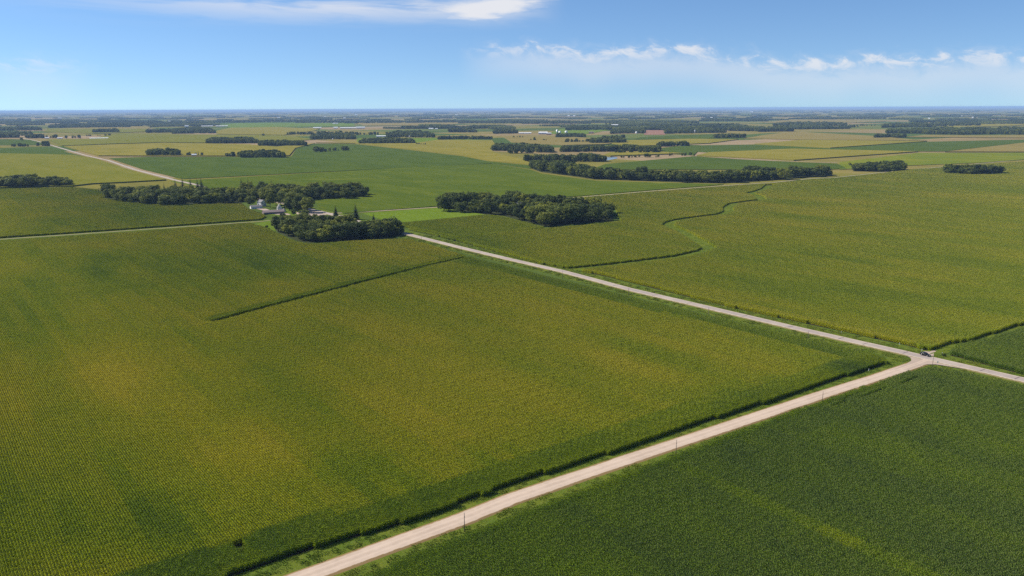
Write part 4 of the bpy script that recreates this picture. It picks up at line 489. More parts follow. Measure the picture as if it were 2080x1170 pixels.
RNG = random.Random(11)
E2 = Vector((math.sin(math.radians(-37.1)), math.cos(math.radians(-37.1))))   # along the paved road
E1 = Vector((E2.y, -E2.x))                                                    # along the gravel road
E1n, E2n = np.array(E1), np.array(E2)

# ------------------------------------------------------------------ helpers
def obj(name, mesh, parent=None, mat=None):
    o = bpy.data.objects.new(name, mesh)
    COL.objects.link(o)
    if parent is not None: o.parent = parent
    if mat is not None and len(mesh.materials) == 0: mesh.materials.append(mat)
    return o
def empty(name, loc, rz=0.0):
    o = bpy.data.objects.new(name, None); COL.objects.link(o)
    o.location = loc; o.rotation_euler = (0, 0, rz); o.empty_display_size = 1.0
    return o
def tag(o, label=None, cat=None, group=None, kind=None):
    if label: o['label'] = label
    if cat: o['category'] = cat
    if group: o['group'] = group
    if kind: o['kind'] = kind
    return o
def mesh(name, verts, faces, mats=None, idx=None, smooth=False):
    me = bpy.data.meshes.new(name)
    me.from_pydata([tuple(v) for v in verts], [], [tuple(f) for f in faces])
    if mats:
        for m in mats: me.materials.append(m)
        if idx is not None: me.polygons.foreach_set('material_index', np.asarray(idx, dtype=np.int32))
    if smooth: me.polygons.foreach_set('use_smooth', np.ones(len(me.polygons), dtype=bool))
    me.update()
    return me
class MB:
    """collects simple solids into one mesh"""
    def __init__(s): s.v = []; s.f = []
    def add(s, vs, fs):
        b = len(s.v); s.v += [tuple(v) for v in vs]; s.f += [tuple(i+b for i in f) for f in fs]
    def box(s, a, b):
        (x0, y0, z0), (x1, y1, z1) = a, b
        s.add([(x0,y0,z0),(x1,y0,z0),(x1,y1,z0),(x0,y1,z0),(x0,y0,z1),(x1,y0,z1),(x1,y1,z1),(x0,y1,z1)],
              [(0,3,2,1),(4,5,6,7),(0,1,5,4),(1,2,6,5),(2,3,7,6),(3,0,4,7)])
    def tube(s, p, q, r0, r1, n=8, cap=True):
        p, q = Vector(p), Vector(q); d = (q-p).normalized()
        a = d.orthogonal().normalized(); b = d.cross(a)
        vs = []
        for c, r in ((p, r0), (q, r1)):
            for i in range(n):
                t = 2*math.pi*i/n; vs.append(c + a*math.cos(t)*r + b*math.sin(t)*r)
        fs = [(i, (i+1) % n, n+(i+1) % n, n+i) for i in range(n)]
        if cap: fs += [tuple(range(n-1, -1, -1)), tuple(range(n, 2*n))]
        s.add(vs, fs)
    def prism(s, prof, y0, y1):
        """profile in x,z extruded along y"""
        n = len(prof)
        vs = [(x, y0, z) for x, z in prof] + [(x, y1, z) for x, z in prof]
        fs = [tuple(range(n)), tuple(range(2*n-1, n-1, -1))] + [(i, n+i, n+(i+1) % n, (i+1) % n) for i in range(n)]
        s.add(vs, fs)
    def build(s, name, mat, parent=None, smooth=False, fix=True):
        me = mesh(name, s.v, s.f, [mat], smooth=smooth)
        if fix:
            bm = bmesh.new(); bm.from_mesh(me); bmesh.ops.recalc_face_normals(bm, faces=bm.faces); bm.to_mesh(me); bm.free()
        return obj(name, me, parent)

def inside(poly, P):
    """points (n,2) inside polygon"""
    x, y = P[:, 0], P[:, 1]; r = np.zeros(len(P), bool); n = len(poly)
    for i in range(n):
        (x0, y0), (x1, y1) = poly[i], poly[(i+1) % n]
        if y0 == y1: continue
        c = ((y0 > y) != (y1 > y)) & (x < (x1-x0)*(y-y0)/(y1-y0)+x0)
        r ^= c
    return r
def dist_line(line, P):
    """distance of points to an open polyline"""
    d = np.full(len(P), 1e9)
    for (x0, y0), (x1, y1) in zip(line[:-1], line[1:]):
        vx, vy = x1-x0, y1-y0; L = vx*vx+vy*vy+1e-9
        t = np.clip(((P[:, 0]-x0)*vx+(P[:, 1]-y0)*vy)/L, 0, 1)
        d = np.minimum(d, np.hypot(P[:, 0]-x0-t*vx, P[:, 1]-y0-t*vy))
    return d
def vnoise(P, scale, seed=0):
    """smooth value noise 0..1 on points (n,2)"""
    rs = np.random.RandomState(seed); T = rs.rand(256, 256)
    q = P/scale; i = np.floor(q).astype(int); f = q-i; f = f*f*(3-2*f)
    a = T[i[:, 0] % 256, i[:, 1] % 256]; b = T[(i[:, 0]+1) % 256, i[:, 1] % 256]
    c = T[i[:, 0] % 256, (i[:, 1]+1) % 256]; d = T[(i[:, 0]+1) % 256, (i[:, 1]+1) % 256]
    return (a*(1-f[:, 0])+b*f[:, 0])*(1-f[:, 1])+(c*(1-f[:, 0])+d*f[:, 0])*f[:, 1]

# ------------------------------------------------------------------ materials
def mat_new(name):
    m = bpy.data.materials.new(name); m.use_nodes = True
    N = NT(m.node_tree)
    b = N.n['Principled BSDF']
    return m, N, b
def geo_pos(N, sx=1.0, sy=1.0, rot=True):
    """world position turned into the field grid (x along the gravel road, y along the paved one)"""
    g = N.new('ShaderNodeNewGeometry')
    mp = N.new('ShaderNodeMapping'); mp.vector_type = 'POINT'
    mp.inputs['Rotation'].default_value = (0, 0, math.radians(-37.1) if rot else 0)
    mp.inputs['Scale'].default_value = (sx, sy, 1)
    # mapping scales before it turns: turn first
    r = N.new('ShaderNodeVectorRotate', rotation_type='Z_AXIS'); r.inputs['Angle'].default_value = math.radians(-37.1)
    N.l.new(g.outputs['Position'], r.inputs['Vector'])
    mp.inputs['Rotation'].default_value = (0, 0, 0)
    N.l.new(r.outputs[0], mp.inputs['Vector'])
    return mp.outputs[0]
def bump(N, b, h, dist, strength=1.0):
    n = N.new('ShaderNodeBump'); n.inputs['Distance'].default_value = dist; n.inputs['Strength'].default_value = strength
    N.l.new(h, n.inputs['Height']); N.l.new(n.outputs[0], b.inputs['Normal'])
def plain(name, col, rough=0.7, var=0.12, scale=1.5, metal=0.0, spec=0.3):
    m, N, b = mat_new(name)
    tc = N.new('ShaderNodeTexCoord')
    n = N.noise(tc.outputs['Object'], scale, 4.0, 0.6)
    d = tuple(c*(1-var) for c in col); l = tuple(min(1, c*(1+var)) for c in col)
    N.l.new(N.mix(n, d, l), b.inputs['Base Color'])
    b.inputs['Roughness'].default_value = rough; b.inputs['Metallic'].default_value = metal
    b.inputs['Specular IOR Level'].default_value = spec
    return m
def field_mat(name, c0, c1, c2, rows=0.35, spot=0.35):
    """a crop seen from far off: c0 main, c1 patches along the rows, c2 rare bright streaks"""
    m, N, b = mat_new(name)
    p = geo_pos(N, 1/55.0, 1/150.0); q = geo_pos(N, 1/9.0, 1/60.0); k = geo_pos(N, 1/1.6, 1/2.2)
    n1 = N.noise(p, 1.0, 3.0, 0.55, 0.6); n2 = N.noise(q, 1.0, 2.0, 0.5); n3 = N.noise(k, 1.0, 2.0, 0.6)
    c = N.mix(N.smooth(n1, 0.36, 0.66), c0, c1)
    c = N.mix(N.m('MULTIPLY', N.smooth(n2, 0.5, 0.75), rows), c, c2)
    n4 = N.noise(geo_pos(N, 1/170.0, 1/60.0), 1.0, 2.0, 0.5, 0.8)
    c = N.mix(N.m('MULTIPLY', N.smooth(n4, 0.64, 0.76), spot), c, c2)
    c = N.mix(N.smooth(n3, 0.2, 0.8), N.mix(1.0, c, (0.72, 0.72, 0.72), 'MULTIPLY'), N.mix(1.0, c, (1.25, 1.25, 1.22), 'MULTIPLY'))
    N.l.new(c, b.inputs['Base Color'])
    b.inputs['Roughness'].default_value = 0.85; b.inputs['Specular IOR Level'].default_value = 0.0
    bump(N, b, n3, 0.9, 0.7)
    return m
M = {}
M['corn_far'] = field_mat('corn_far', (0.125, 0.132, 0.016), (0.148, 0.146, 0.020), (0.18, 0.165, 0.03))
M['corn_gold'] = field_mat('corn_gold', (0.165, 0.150, 0.022), (0.200, 0.172, 0.030), (0.24, 0.20, 0.05))
M['corn_tan'] = field_mat('corn_tan', (0.178, 0.145, 0.045), (0.205, 0.165, 0.055), (0.15, 0.14, 0.04))
M['soy'] = field_mat('soy', (0.062, 0.092, 0.010), (0.078, 0.106, 0.011), (0.128, 0.145, 0.020), 0.42, 0.6)
M['soy_dark'] = field_mat('soy_dark', (0.052, 0.082, 0.013), (0.064, 0.095, 0.014), (0.092, 0.116, 0.020), 0.40, 0.45)
M['soy_yellow'] = field_mat('soy_yellow', (0.105, 0.140, 0.014), (0.150, 0.165, 0.016), (0.20, 0.19, 0.022))
M['hay'] = field_mat('hay', (0.098, 0.150, 0.013), (0.112, 0.162, 0.015), (0.13, 0.175, 0.02), 0.3, 0.1)
M['red_soil'] = field_mat('red_soil', (0.22, 0.12, 0.085), (0.25, 0.14, 0.10), (0.2, 0.13, 0.08))
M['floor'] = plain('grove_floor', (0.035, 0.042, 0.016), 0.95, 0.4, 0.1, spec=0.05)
M['soil'] = plain('soil', (0.045, 0.035, 0.022), 0.95, 0.4, 0.3, spec=0.05)

def ground_material():
    m, N, b = mat_new('far_farmland')
    p = geo_pos(N, 1/760.0, 1/410.0)
    w = N.noise(geo_pos(N, 1/900.0, 1/900.0), 1.0, 2.0, 0.5)
    off = N.new('ShaderNodeVectorMath', operation='ADD'); N.l.new(p, off.inputs[0])
    N.l.new(N.comb(N.m('MULTIPLY', w, 0.35), N.m('MULTIPLY', w, 0.5)), off.inputs[1])
    fl = N.new('ShaderNodeVectorMath', operation='FLOOR'); N.l.new(off.outputs[0], fl.inputs[0])
    wn = N.new('ShaderNodeTexWhiteNoise', noise_dimensions='3D')
    zz = N.new('ShaderNodeVectorMath', operation='MULTIPLY'); zz.inputs[1].default_value = (1, 1, 0)
    N.l.new(fl.outputs[0], zz.inputs[0]); N.l.new(zz.outputs[0], wn.inputs['Vector'])
    c = N.ramp(wn.outputs['Value'], [(0.0, (0.155, 0.142, 0.032)), (0.26, (0.065, 0.096, 0.020)), (0.44, (0.18, 0.152, 0.045)),
                                    (0.60, (0.062, 0.098, 0.022)), (0.72, (0.21, 0.16, 0.075)), (0.84, (0.10, 0.125, 0.03)), (0.95, (0.25, 0.19, 0.115))], 'CONSTANT')
    n = N.noise(geo_pos(N, 1/70.0, 1/200.0), 1.0, 3.0, 0.6)
    c = N.mix(1.0, c, N.ramp(n, [(0.3, (0.8, 0.82, 0.8)), (0.7, (1.15, 1.12, 1.1))]), 'MULTIPLY')
    N.l.new(c, b.inputs['Base Color']); b.inputs['Roughness'].default_value = 0.95; b.inputs['Specular IOR Level'].default_value = 0.0
    return m
M['ground'] = ground_material()
def grass_ground(name, a, c, d):
    m, N, b = mat_new(name)
    n = N.noise(geo_pos(N, 0.10, 0.10), 1.0, 4.0, 0.6); k = N.noise(geo_pos(N, 1.3, 1.3), 1.0, 4.0, 0.65)
    col = N.mix(N.smooth(n, 0.35, 0.65), a, c)
    col = N.mix(N.m('MULTIPLY', N.smooth(k, 0.5, 0.75), 0.6), col, d)
    N.l.new(col, b.inputs['Base Color']); b.inputs['Roughness'].default_value = 0.95; b.inputs['Specular IOR Level'].default_value = 0.0
    bump(N, b, k, 0.35, 0.8)
    return m
M['verge'] = grass_ground('verge', (0.070, 0.108, 0.014), (0.105, 0.130, 0.018), (0.145, 0.135, 0.038))
M['lawn'] = grass_ground('lawn', (0.085, 0.130, 0.014), (0.100, 0.145, 0.016), (0.12, 0.14, 0.025))
M['waterway'] = grass_ground('waterway', (0.075, 0.110, 0.014), (0.105, 0.130, 0.016), (0.13, 0.135, 0.025))
def road_mat(name, base, light, kind):
    m, N, b = mat_new(name)
    uv = N.new('ShaderNodeUVMap')
    sep = N.new('ShaderNodeSeparateXYZ'); N.l.new(uv.outputs[0], sep.inputs[0])
    u, v = sep.outputs[0], sep.outputs[1]                     # u -1..1 across, v metres along
    n = N.noise(geo_pos(N, 0.5, 0.5), 1.0, 5.0, 0.65); n2 = N.noise(geo_pos(N, 0.06, 0.06), 1.0, 3.0, 0.6)
    c = N.mix(N.smooth(n, 0.25, 0.75), tuple(x*0.88 for x in base), tuple(x*1.08 for x in base))
    c = N.mix(N.m('MULTIPLY', N.smooth(n2, 0.4, 0.7), 0.5), c, light)
    au = N.m('ABSOLUTE', u)
    if kind == 'gravel':
        tr = N.m('ABSOLUTE', N.m('SUBTRACT', au, 0.38))       # wheel tracks, a little paler and smoother
        c = N.mix(N.m('MULTIPLY', N.m('SUBTRACT', 1.0, N.smooth(tr, 0.02, 0.20)), 0.5), c, light)
        cr = N.m('SUBTRACT', 1.0, N.smooth(N.m('ADD', au, N.m('MULTIPLY', N.m('SUBTRACT', n2, 0.5), 0.2)), 0.02, 0.16))
        c = N.mix(N.m('MULTIPLY', cr, 0.22), c, tuple(x*0.72 for x in base))
        ed = N.m('ADD', au, N.m('MULTIPLY', N.m('SUBTRACT', n, 0.5), 0.35))
        c = N.mix(N.smooth(ed, 0.90, 1.04), c, (0.20, 0.135, 0.06))
    else:
        ed = N.m('ADD', au, N.m('MULTIPLY', N.m('SUBTRACT', n, 0.5), 0.10))
        c = N.mix(N.smooth(ed, 0.74, 0.80), c, light)         # pale gravel shoulders
        ed2 = N.m('ADD', au, N.m('MULTIPLY', N.m('SUBTRACT', n, 0.5), 0.3))
        c = N.mix(N.smooth(ed2, 0.96, 1.06), c, (0.17, 0.14, 0.06))
        tr = N.m('ABSOLUTE', N.m('SUBTRACT', N.m('ABSOLUTE', N.m('SUBTRACT', au, 0.38)), 0.20))
        c = N.mix(N.m('MULTIPLY', N.m('SUBTRACT', 1.0, N.smooth(tr, 0.01, 0.09)), 0.22), c, (0.22, 0.19, 0.18))
        jt = N.m('ABSOLUTE', N.m('SUBTRACT', N.m('FRACT', N.m('DIVIDE', v, 12.2)), 0.5))
        c = N.mix(N.m('MULTIPLY', N.m('SUBTRACT', 1.0, N.smooth(jt, 0.004, 0.02)), 0.35), c, (0.2, 0.17, 0.16))
    N.l.new(c, b.inputs['Base Color']); b.inputs['Roughness'].default_value = 0.9; b.inputs['Specular IOR Level'].default_value = 0.15
    bump(N, b, n, 0.03, 0.6)
    return m
M['gravel'] = road_mat('gravel', (0.40, 0.315, 0.25), (0.49, 0.395, 0.32), 'gravel')
M['paved'] = road_mat('paved', (0.300, 0.252, 0.230), (0.43, 0.365, 0.295), 'paved')
M['yard'] = plain('yard_gravel', (0.34, 0.27, 0.22), 0.95, 0.18, 0.15, spec=0.1)
M['tar'] = plain('tar', (0.19, 0.145, 0.145), 0.8, 0.2)

def corn_leaf_mat():
    m, N, b = mat_new('corn_leaf')
    at = N.new('ShaderNodeAttribute'); at.attribute_type = 'INSTANCER'; at.attribute_name = 'tone'
    n = N.noise(geo_pos(N, 0.30, 0.22), 1.0, 3.0, 0.6); n2 = N.noise(geo_pos(N, 2.2, 2.2), 1.0, 1.0, 0.5)
    t = N.m('ADD', at.outputs['Fac'], N.m('MULTIPLY', N.m('SUBTRACT', n, 0.5), 0.28))
    c = N.ramp(t, [(0.0, (0.084, 0.138, 0.026)), (0.28, (0.142, 0.222, 0.012)), (0.52, (0.275, 0.335, 0.010)),
                   (0.78, (0.385, 0.388, 0.013)), (1.0, (0.465, 0.425, 0.022))])
    n5 = N.noise(geo_pos(N, 0.8, 0.6), 1.0, 2.0, 0.6)
    c = N.mix(N.smooth(n5, 0.3, 0.7), N.mix(1.0, c, (0.86, 0.87, 0.86), 'MULTIPLY'), N.mix(1.0, c, (1.13, 1.13, 1.10), 'MULTIPLY'))
    c = N.mix(N.smooth(n2, 0.3, 0.7), N.mix(1.0, c, (0.8, 0.8, 0.8), 'MULTIPLY'), N.mix(1.0, c, (1.2, 1.2, 1.2), 'MULTIPLY'))
    N.l.new(c, b.inputs['Base Color']); b.inputs['Roughness'].default_value = 0.6; b.inputs['Specular IOR Level'].default_value = 0.04
    tr = N.new('ShaderNodeBsdfTranslucent'); N.l.new(c, tr.inputs['Color'])
    mx = N.new('ShaderNodeMixShader'); mx.inputs[0].default_value = 0.42
    N.l.new(b.outputs[0], mx.inputs[1]); N.l.new(tr.outputs[0], mx.inputs[2])
    N.l.new(mx.outputs[0], N.n['Material Output'].inputs['Surface'])
    return m
def tassel_mat():
    m, N, b = mat_new('corn_tassel')
    at = N.new('ShaderNodeAttribute'); at.attribute_type = 'INSTANCER'; at.attribute_name = 'tone'
    c = N.ramp(at.outputs['Fac'], [(0.0, (0.13, 0.17, 0.05)), (0.45, (0.22, 0.25, 0.04)), (0.8, (0.33, 0.30, 0.055)), (1.0, (0.40, 0.335, 0.07))])
    N.l.new(c, b.inputs['Base Color']); b.inputs['Roughness'].default_value = 0.9; b.inputs['Specular IOR Level'].default_value = 0.0
    return m
M['corn_leaf'], M['tassel'] = corn_leaf_mat(), tassel_mat()
def grass_blade_mat():
    m, N, b = mat_new('grass_blade')
    at = N.new('ShaderNodeAttribute'); at.attribute_type = 'INSTANCER'; at.attribute_name = 'tone'
    n = N.noise(geo_pos(N, 0.35, 0.35), 1.0, 3.0, 0.6)
    t = N.m('ADD', at.outputs['Fac'], N.m('MULTIPLY', N.m('SUBTRACT', n, 0.5), 0.5))
    c = N.ramp(t, [(0.0, (0.085, 0.145, 0.014)), (0.4, (0.140, 0.200, 0.018)), (0.75, (0.175, 0.190, 0.026)), (1.0, (0.27, 0.22, 0.08))])
    N.l.new(c, b.inputs['Base Color']); b.inputs['Roughness'].default_value = 0.7; b.inputs['Specular IOR Level'].default_value = 0.1
    return m
M['grass_blade'] = grass_blade_mat()
def leaf_mat(name, dark, light, odd):
    m, N, b = mat_new(name)
    oi = N.new('ShaderNodeObjectInfo')
    tc = N.new('ShaderNodeTexCoord')
    n = N.noise(tc.outputs['Object'], 0.45, 3.0, 0.6)
    c = N.mix(N.smooth(n, 0.3, 0.7), dark, light)
    r = N.ramp(oi.outputs['Random'], [(0.0, (0.50, 0.58, 0.68)), (0.45, (0.90, 0.94, 1.0)), (0.8, (1.35, 1.25, 0.95)), (1.0, odd)])
    c = N.mix(1.0, c, r, 'MULTIPLY')
    N.l.new(c, b.inputs['Base Color']); b.inputs['Roughness'].default_value = 0.6; b.inputs['Specular IOR Level'].default_value = 0.10
    tr = N.new('ShaderNodeBsdfTranslucent'); N.l.new(c, tr.inputs['Color'])
    mx = N.new('ShaderNodeMixShader'); mx.inputs[0].default_value = 0.30
    N.l.new(b.outputs[0], mx.inputs[1]); N.l.new(tr.outputs[0], mx.inputs[2])
    N.l.new(mx.outputs[0], N.n['Material Output'].inputs['Surface'])
    return m
M['leaf'] = leaf_mat('broadleaf', (0.062, 0.088, 0.018), (0.155, 0.180, 0.036), (1.9, 1.7, 0.95))
M['needle'] = leaf_mat('needle', (0.030, 0.055, 0.025), (0.055, 0.082, 0.036), (1.1, 1.1, 1.1))
M['bark'] = plain('bark', (0.085, 0.066, 0.05), 0.95, 0.3, 2.0, spec=0.1)
M['white_wall'] = plain('white_wall', (0.70, 0.69, 0.67), 0.6, 0.05)
M['grey_roof'] = plain('grey_roof', (0.17, 0.165, 0.17), 0.8, 0.15)
M['brown_roof'] = plain('brown_roof', (0.19, 0.15, 0.145), 0.85, 0.2)
M['white_roof'] = plain('white_roof', (0.72, 0.73, 0.74), 0.45, 0.06)
M['red_wall'] = plain('red_wall', (0.30, 0.07, 0.05), 0.7, 0.15)
M['door'] = plain('door_paint', (0.42, 0.42, 0.43), 0.6, 0.1)
M['glass'] = plain('window_glass', (0.02, 0.022, 0.026), 0.2, 0.1, spec=0.3)
M['silo'] = plain('silo_concrete', (0.66, 0.64, 0.60), 0.8, 0.1)
M['galv'] = plain('galvanised_steel', (0.62, 0.64, 0.66), 0.4, 0.1, metal=0.3)
M['pole'] = plain('pole_wood', (0.20, 0.155, 0.125), 0.9, 0.25, 3.0, spec=0.1)
M['ceramic'] = plain('insulator', (0.35, 0.33, 0.32), 0.3, 0.1)
M['paint'] = plain('car_paint', (0.010, 0.011, 0.013), 0.25, 0.05, spec=0.35)
M['tyre'] = plain('tyre_rubber', (0.02, 0.02, 0.02), 0.85)
M['rim'] = plain('wheel_rim', (0.45, 0.45, 0.46), 0.35, 0.05, metal=0.8)
M['lamp'] = plain('headlamp', (0.7, 0.7, 0.7), 0.15, 0.05)
M['redlamp'] = plain('tail_lamp', (0.35, 0.02, 0.02), 0.2, 0.05)
M['sign_white'] = plain('sign_white', (0.8, 0.8, 0.78), 0.5, 0.04)
def water_mat():
    m, N, b = mat_new('pond_water')
    n = N.noise(geo_pos(N, 0.4, 0.4), 1.0, 2.0, 0.5)
    b.inputs['Base Color'].default_value = (0.05, 0.07, 0.075, 1); b.inputs['Roughness'].default_value = 0.08
    bump(N, b, n, 0.05, 0.3)
    return m
M['water'] = water_mat()

# ------------------------------------------------------------------ setting: ground, roads, verges
def sheet(name, poly, z, mat, **kw):
    bm = bmesh.new()
    f = bm.faces.new([bm.verts.new((x, y, z)) for x, y in poly])
    bm.normal_update()
    if f.normal.z < 0: f.normal_flip()
    bmesh.ops.triangulate(bm, faces=[f])
    me = bpy.data.meshes.new(name); bm.to_mesh(me); bm.free(); me.materials.append(mat)
    return tag(obj(name, me), **kw)
def resample(line, step):
    out = []
    for (x0, y0), (x1, y1) in zip(line[:-1], line[1:]):
        n = max(1, int(math.hypot(x1-x0, y1-y0)/step))
        out += [(x0+(x1-x0)*i/n, y0+(y1-y0)*i/n) for i in range(n)]
    return out + [tuple(line[-1])]
def ribbon(name, line, hw, z, mat, skirt=0.0, wob=0.0, parent=None, seed=1, **kw):
    """a strip along a line; u runs -1..1 across, v metres along; optional sloping skirts to the ground"""
    line = resample(line, 12.0); rn = random.Random(seed)
    vs, fs, uv = [], [], []; L = 0.0
    offs = [-1.0, -0.5, 0.0, 0.5, 1.0]
    n = len(offs) + (2 if skirt else 0)
    for i, (x, y) in enumerate(line):
        a, b = line[max(0, i-1)], line[min(len(line)-1, i+1)]
        t = Vector((b[0]-a[0], b[1]-a[1])).normalized(); p = Vector((t.y, -t.x))
        if i: L += math.hypot(x-line[i-1][0], y-line[i-1][1])
        row = []
        for o in offs:
            w = hw + (rn.uniform(-wob, wob) if abs(o) == 1 else 0)
            row.append((x+p.x*o*w, y+p.y*o*w, z + 0.05*(1-abs(o)), o))
        if skirt:
            row = [(x-p.x*(hw+skirt), y-p.y*(hw+skirt), 0.02, -1.25)] + row + [(x+p.x*(hw+skirt), y+p.y*(hw+skirt), 0.02, 1.25)]
        for q in row: vs.append(q[:3]); uv.append((q[3], L))
        if i:
            b0 = (i-1)*n; b1 = i*n
            fs += [(b0+k, b0+k+1, b1+k+1, b1+k) for k in range(n-1)]
    me = mesh(name, vs, fs, [mat])
    lay = me.uv_layers.new(name='UVMap')
    for lp in me.loops: lay.data[lp.index].uv = uv[lp.vertex_index]
    return tag(obj(name, me, parent), **kw)

R = 80000
sheet('ground', [(-R, -1500), (R, -1500), (R, R), (-R, R)], 0.0, M['ground'], kind='structure')
ribbon('grass_verge', PAVED[:12], 13.0, 0.06, M['verge'], kind='structure')
ribbon('grass_verge', GRAVEL, 14.0, 0.08, M['verge'], kind='structure')
ribbon('grass_verge', EW_LEFT, 8.0, 0.07, M['verge'], kind='structure')
ribbon('grass_verge', EW_RIGHT, 7.0, 0.09, M['verge'], kind='structure')
paved = ribbon('paved_road', PAVED, 3.35, 0.40, M['paved'], skirt=1.6, wob=0.12, kind='structure')
ribbon('gravel_road', GRAVEL, 3.15, 0.34, M['gravel'], skirt=1.3, wob=0.25, kind='structure', seed=3)
ribbon('side_road', EW_LEFT, 0.75, 0.30, M['gravel'], skirt=0.35, wob=0.2, kind='structure', seed=4)
ribbon('side_road', EW_RIGHT, 1.5, 0.32, M['gravel'], skirt=0.5, wob=0.2, kind='structure', seed=5)
for q in FAR_ROADS: ribbon('far_road', q, 2.6, 0.35, M['gravel'], kind='structure')
sheet('road_mouth', JUNCTION, 0.372, M['yard'], kind='structure')
sheet('field_driveway', DRIVEWAY, 0.22, M['yard'], kind='structure')
for q in TAR:                                                    # dark repaired joints across the pavement
    ribbon('crack_seal', q, 0.30, 0.462, M['tar'], parent=paved)
for q in YARDS: sheet('farm_yard', q, 0.14, M['yard'], kind='structure')
for q in LAWNS: sheet('lawn', q, 0.11, M['lawn'], kind='structure')
sheet('pond', POND, 0.3, M['water'], kind='structure')

# ------------------------------------------------------------------ scatter of many small plants by geometry nodes (stuff)
def scatter(name, P, rot, scl, idx, tone, protos, z=0.0, **kw):
    n = len(P)
    me = bpy.data.meshes.new(name); me.vertices.add(n)
    co = np.zeros((n, 3), np.float32); co[:, :2] = P; co[:, 2] = z
    me.vertices.foreach_set('co', co.ravel())
    for nm, typ, arr in (('rot', 'FLOAT', rot), ('scl', 'FLOAT_VECTOR', scl), ('pick', 'INT', idx), ('tone', 'FLOAT', tone)):
        a = me.attributes.new(nm, typ, 'POINT')
        arr = np.asarray(arr)
        a.data.foreach_set('vector' if typ == 'FLOAT_VECTOR' else 'value', arr.astype(np.int32 if typ == 'INT' else np.float32).ravel())
    o = obj(name, me)
    g = bpy.data.node_groups.new(name+'_scatter', 'GeometryNodeTree')
    g.interface.new_socket('Geometry', in_out='INPUT', socket_type='NodeSocketGeometry')
    g.interface.new_socket('Geometry', in_out='OUTPUT', socket_type='NodeSocketGeometry')
    N = g.nodes; L = g.links
    gi, go = N.new('NodeGroupInput'), N.new('NodeGroupOutput')
    ip = N.new('GeometryNodeInstanceOnPoints'); ci = N.new('GeometryNodeCollectionInfo')
    ci.inputs['Collection'].default_value = protos; ci.inputs['Separate Children'].default_value = True; ci.inputs['Reset Children'].default_value = True
    def attr(nm, t):
        a = N.new('GeometryNodeInputNamedAttribute'); a.data_type = t; a.inputs['Name'].default_value = nm; return a.outputs['Attribute']
    L.new(gi.outputs[0], ip.inputs['Points']); L.new(ci.outputs[0], ip.inputs['Instance'])
    ip.inputs['Pick Instance'].default_value = True
    L.new(attr('pick', 'INT'), ip.inputs['Instance Index'])
    cx = N.new('ShaderNodeCombineXYZ'); L.new(attr('rot', 'FLOAT'), cx.inputs[2])
    L.new(cx.outputs[0], ip.inputs['Rotation'])
    L.new(attr('scl', 'FLOAT_VECTOR'), ip.inputs['Scale'])
    L.new(ip.outputs[0], go.inputs[0])
    md = o.modifiers.new('scatter', 'NODES'); md.node_group = g
    return tag(o, **kw)
def proto_collection(name, meshes):
    c = bpy.data.collections.new(name)
    for i, me in enumerate(meshes):
        c.objects.link(bpy.data.objects.new('%s_%02d' % (name, i), me))
    return c

def corn_tile(name, side, seed):
    """rows along local y, 0.76 m apart; each plant a ring of arching leaves and a tassel"""
    rn = random.Random(seed); vs, fs, mi = [], [], []
    rows = int(round(side/0.76)); per = int(round(side/0.25))
    def lie(x, y):                                                # stands a little higher or lower from place to place
        u = (x/side+.5)*4.0*max(1, side/6.08); v = (y/side+.5)*4.0*max(1, side/6.08)
        return float(vnoise(np.array([[u+seed*7.3, v+seed*3.1]]), .62, 40+seed)[0])-.5
    def quad(a, b, c, d, m):
        k = len(vs); vs.extend((a, b, c, d)); fs.append((k, k+1, k+2, k+3)); mi.append(m)
    for i in range(rows):
        for j in range(per):
            x = -side/2+(i+.5)*0.76+rn.gauss(0, .035); y = -side/2+(j+.5)*side/per+rn.uniform(-.06, .06)
            h = rn.gauss(2.2, .10)+.36*lie(x, y)
            if rn.random() < .03: continue
            a0 = rn.uniform(0, 6.28)
            for q in range(-4 if side < 2 else 0, 7):             # plants of the ragged edge keep their lower leaves
                a = a0 + q*2.5 + rn.uniform(-.4, .4); z = h*(0.45+0.53*q/6.0)
                ln = rn.uniform(.42, .60)*(1.0 if q < 5 else .8); w = .088
                ca, sa = math.cos(a), math.sin(a); px, py = -sa*w, ca*w
                mx, my, mz = x+ca*ln*.5, y+sa*ln*.5, z+rn.uniform(.06, .20)
                ex, ey, ez = x+ca*ln, y+sa*ln, z+rn.uniform(-.22, .06)
                quad((x-px*.6, y-py*.6, z), (x+px*.6, y+py*.6, z), (mx+px, my+py, mz), (mx-px, my-py, mz), 0)
                quad((mx-px, my-py, mz), (mx+px, my+py, mz), (ex+px*.3, ey+py*.3, ez), (ex-px*.3, ey-py*.3, ez), 0)
            for q in range(2):
                a = rn.uniform(0, 6.28); dx, dy = math.cos(a)*.10, math.sin(a)*.10
                quad((x-dx*.15, y-dy*.15, h-.15), (x+dx*.15, y+dy*.15, h-.15), (x+dx, y+dy, h+.26), (x-dx, y-dy, h+.28), 1)
    return mesh(name, vs, fs, [M['corn_leaf'], M['tassel']], mi)
BIG, SMALL = 6.08, 1.52
corn_protos = proto_collection('corn_tile', [corn_tile('corn_plants', BIG, 1), corn_tile('corn_plants', BIG, 2),
                                             corn_tile('corn_plants', SMALL, 3), corn_tile('corn_plants', SMALL, 4)])
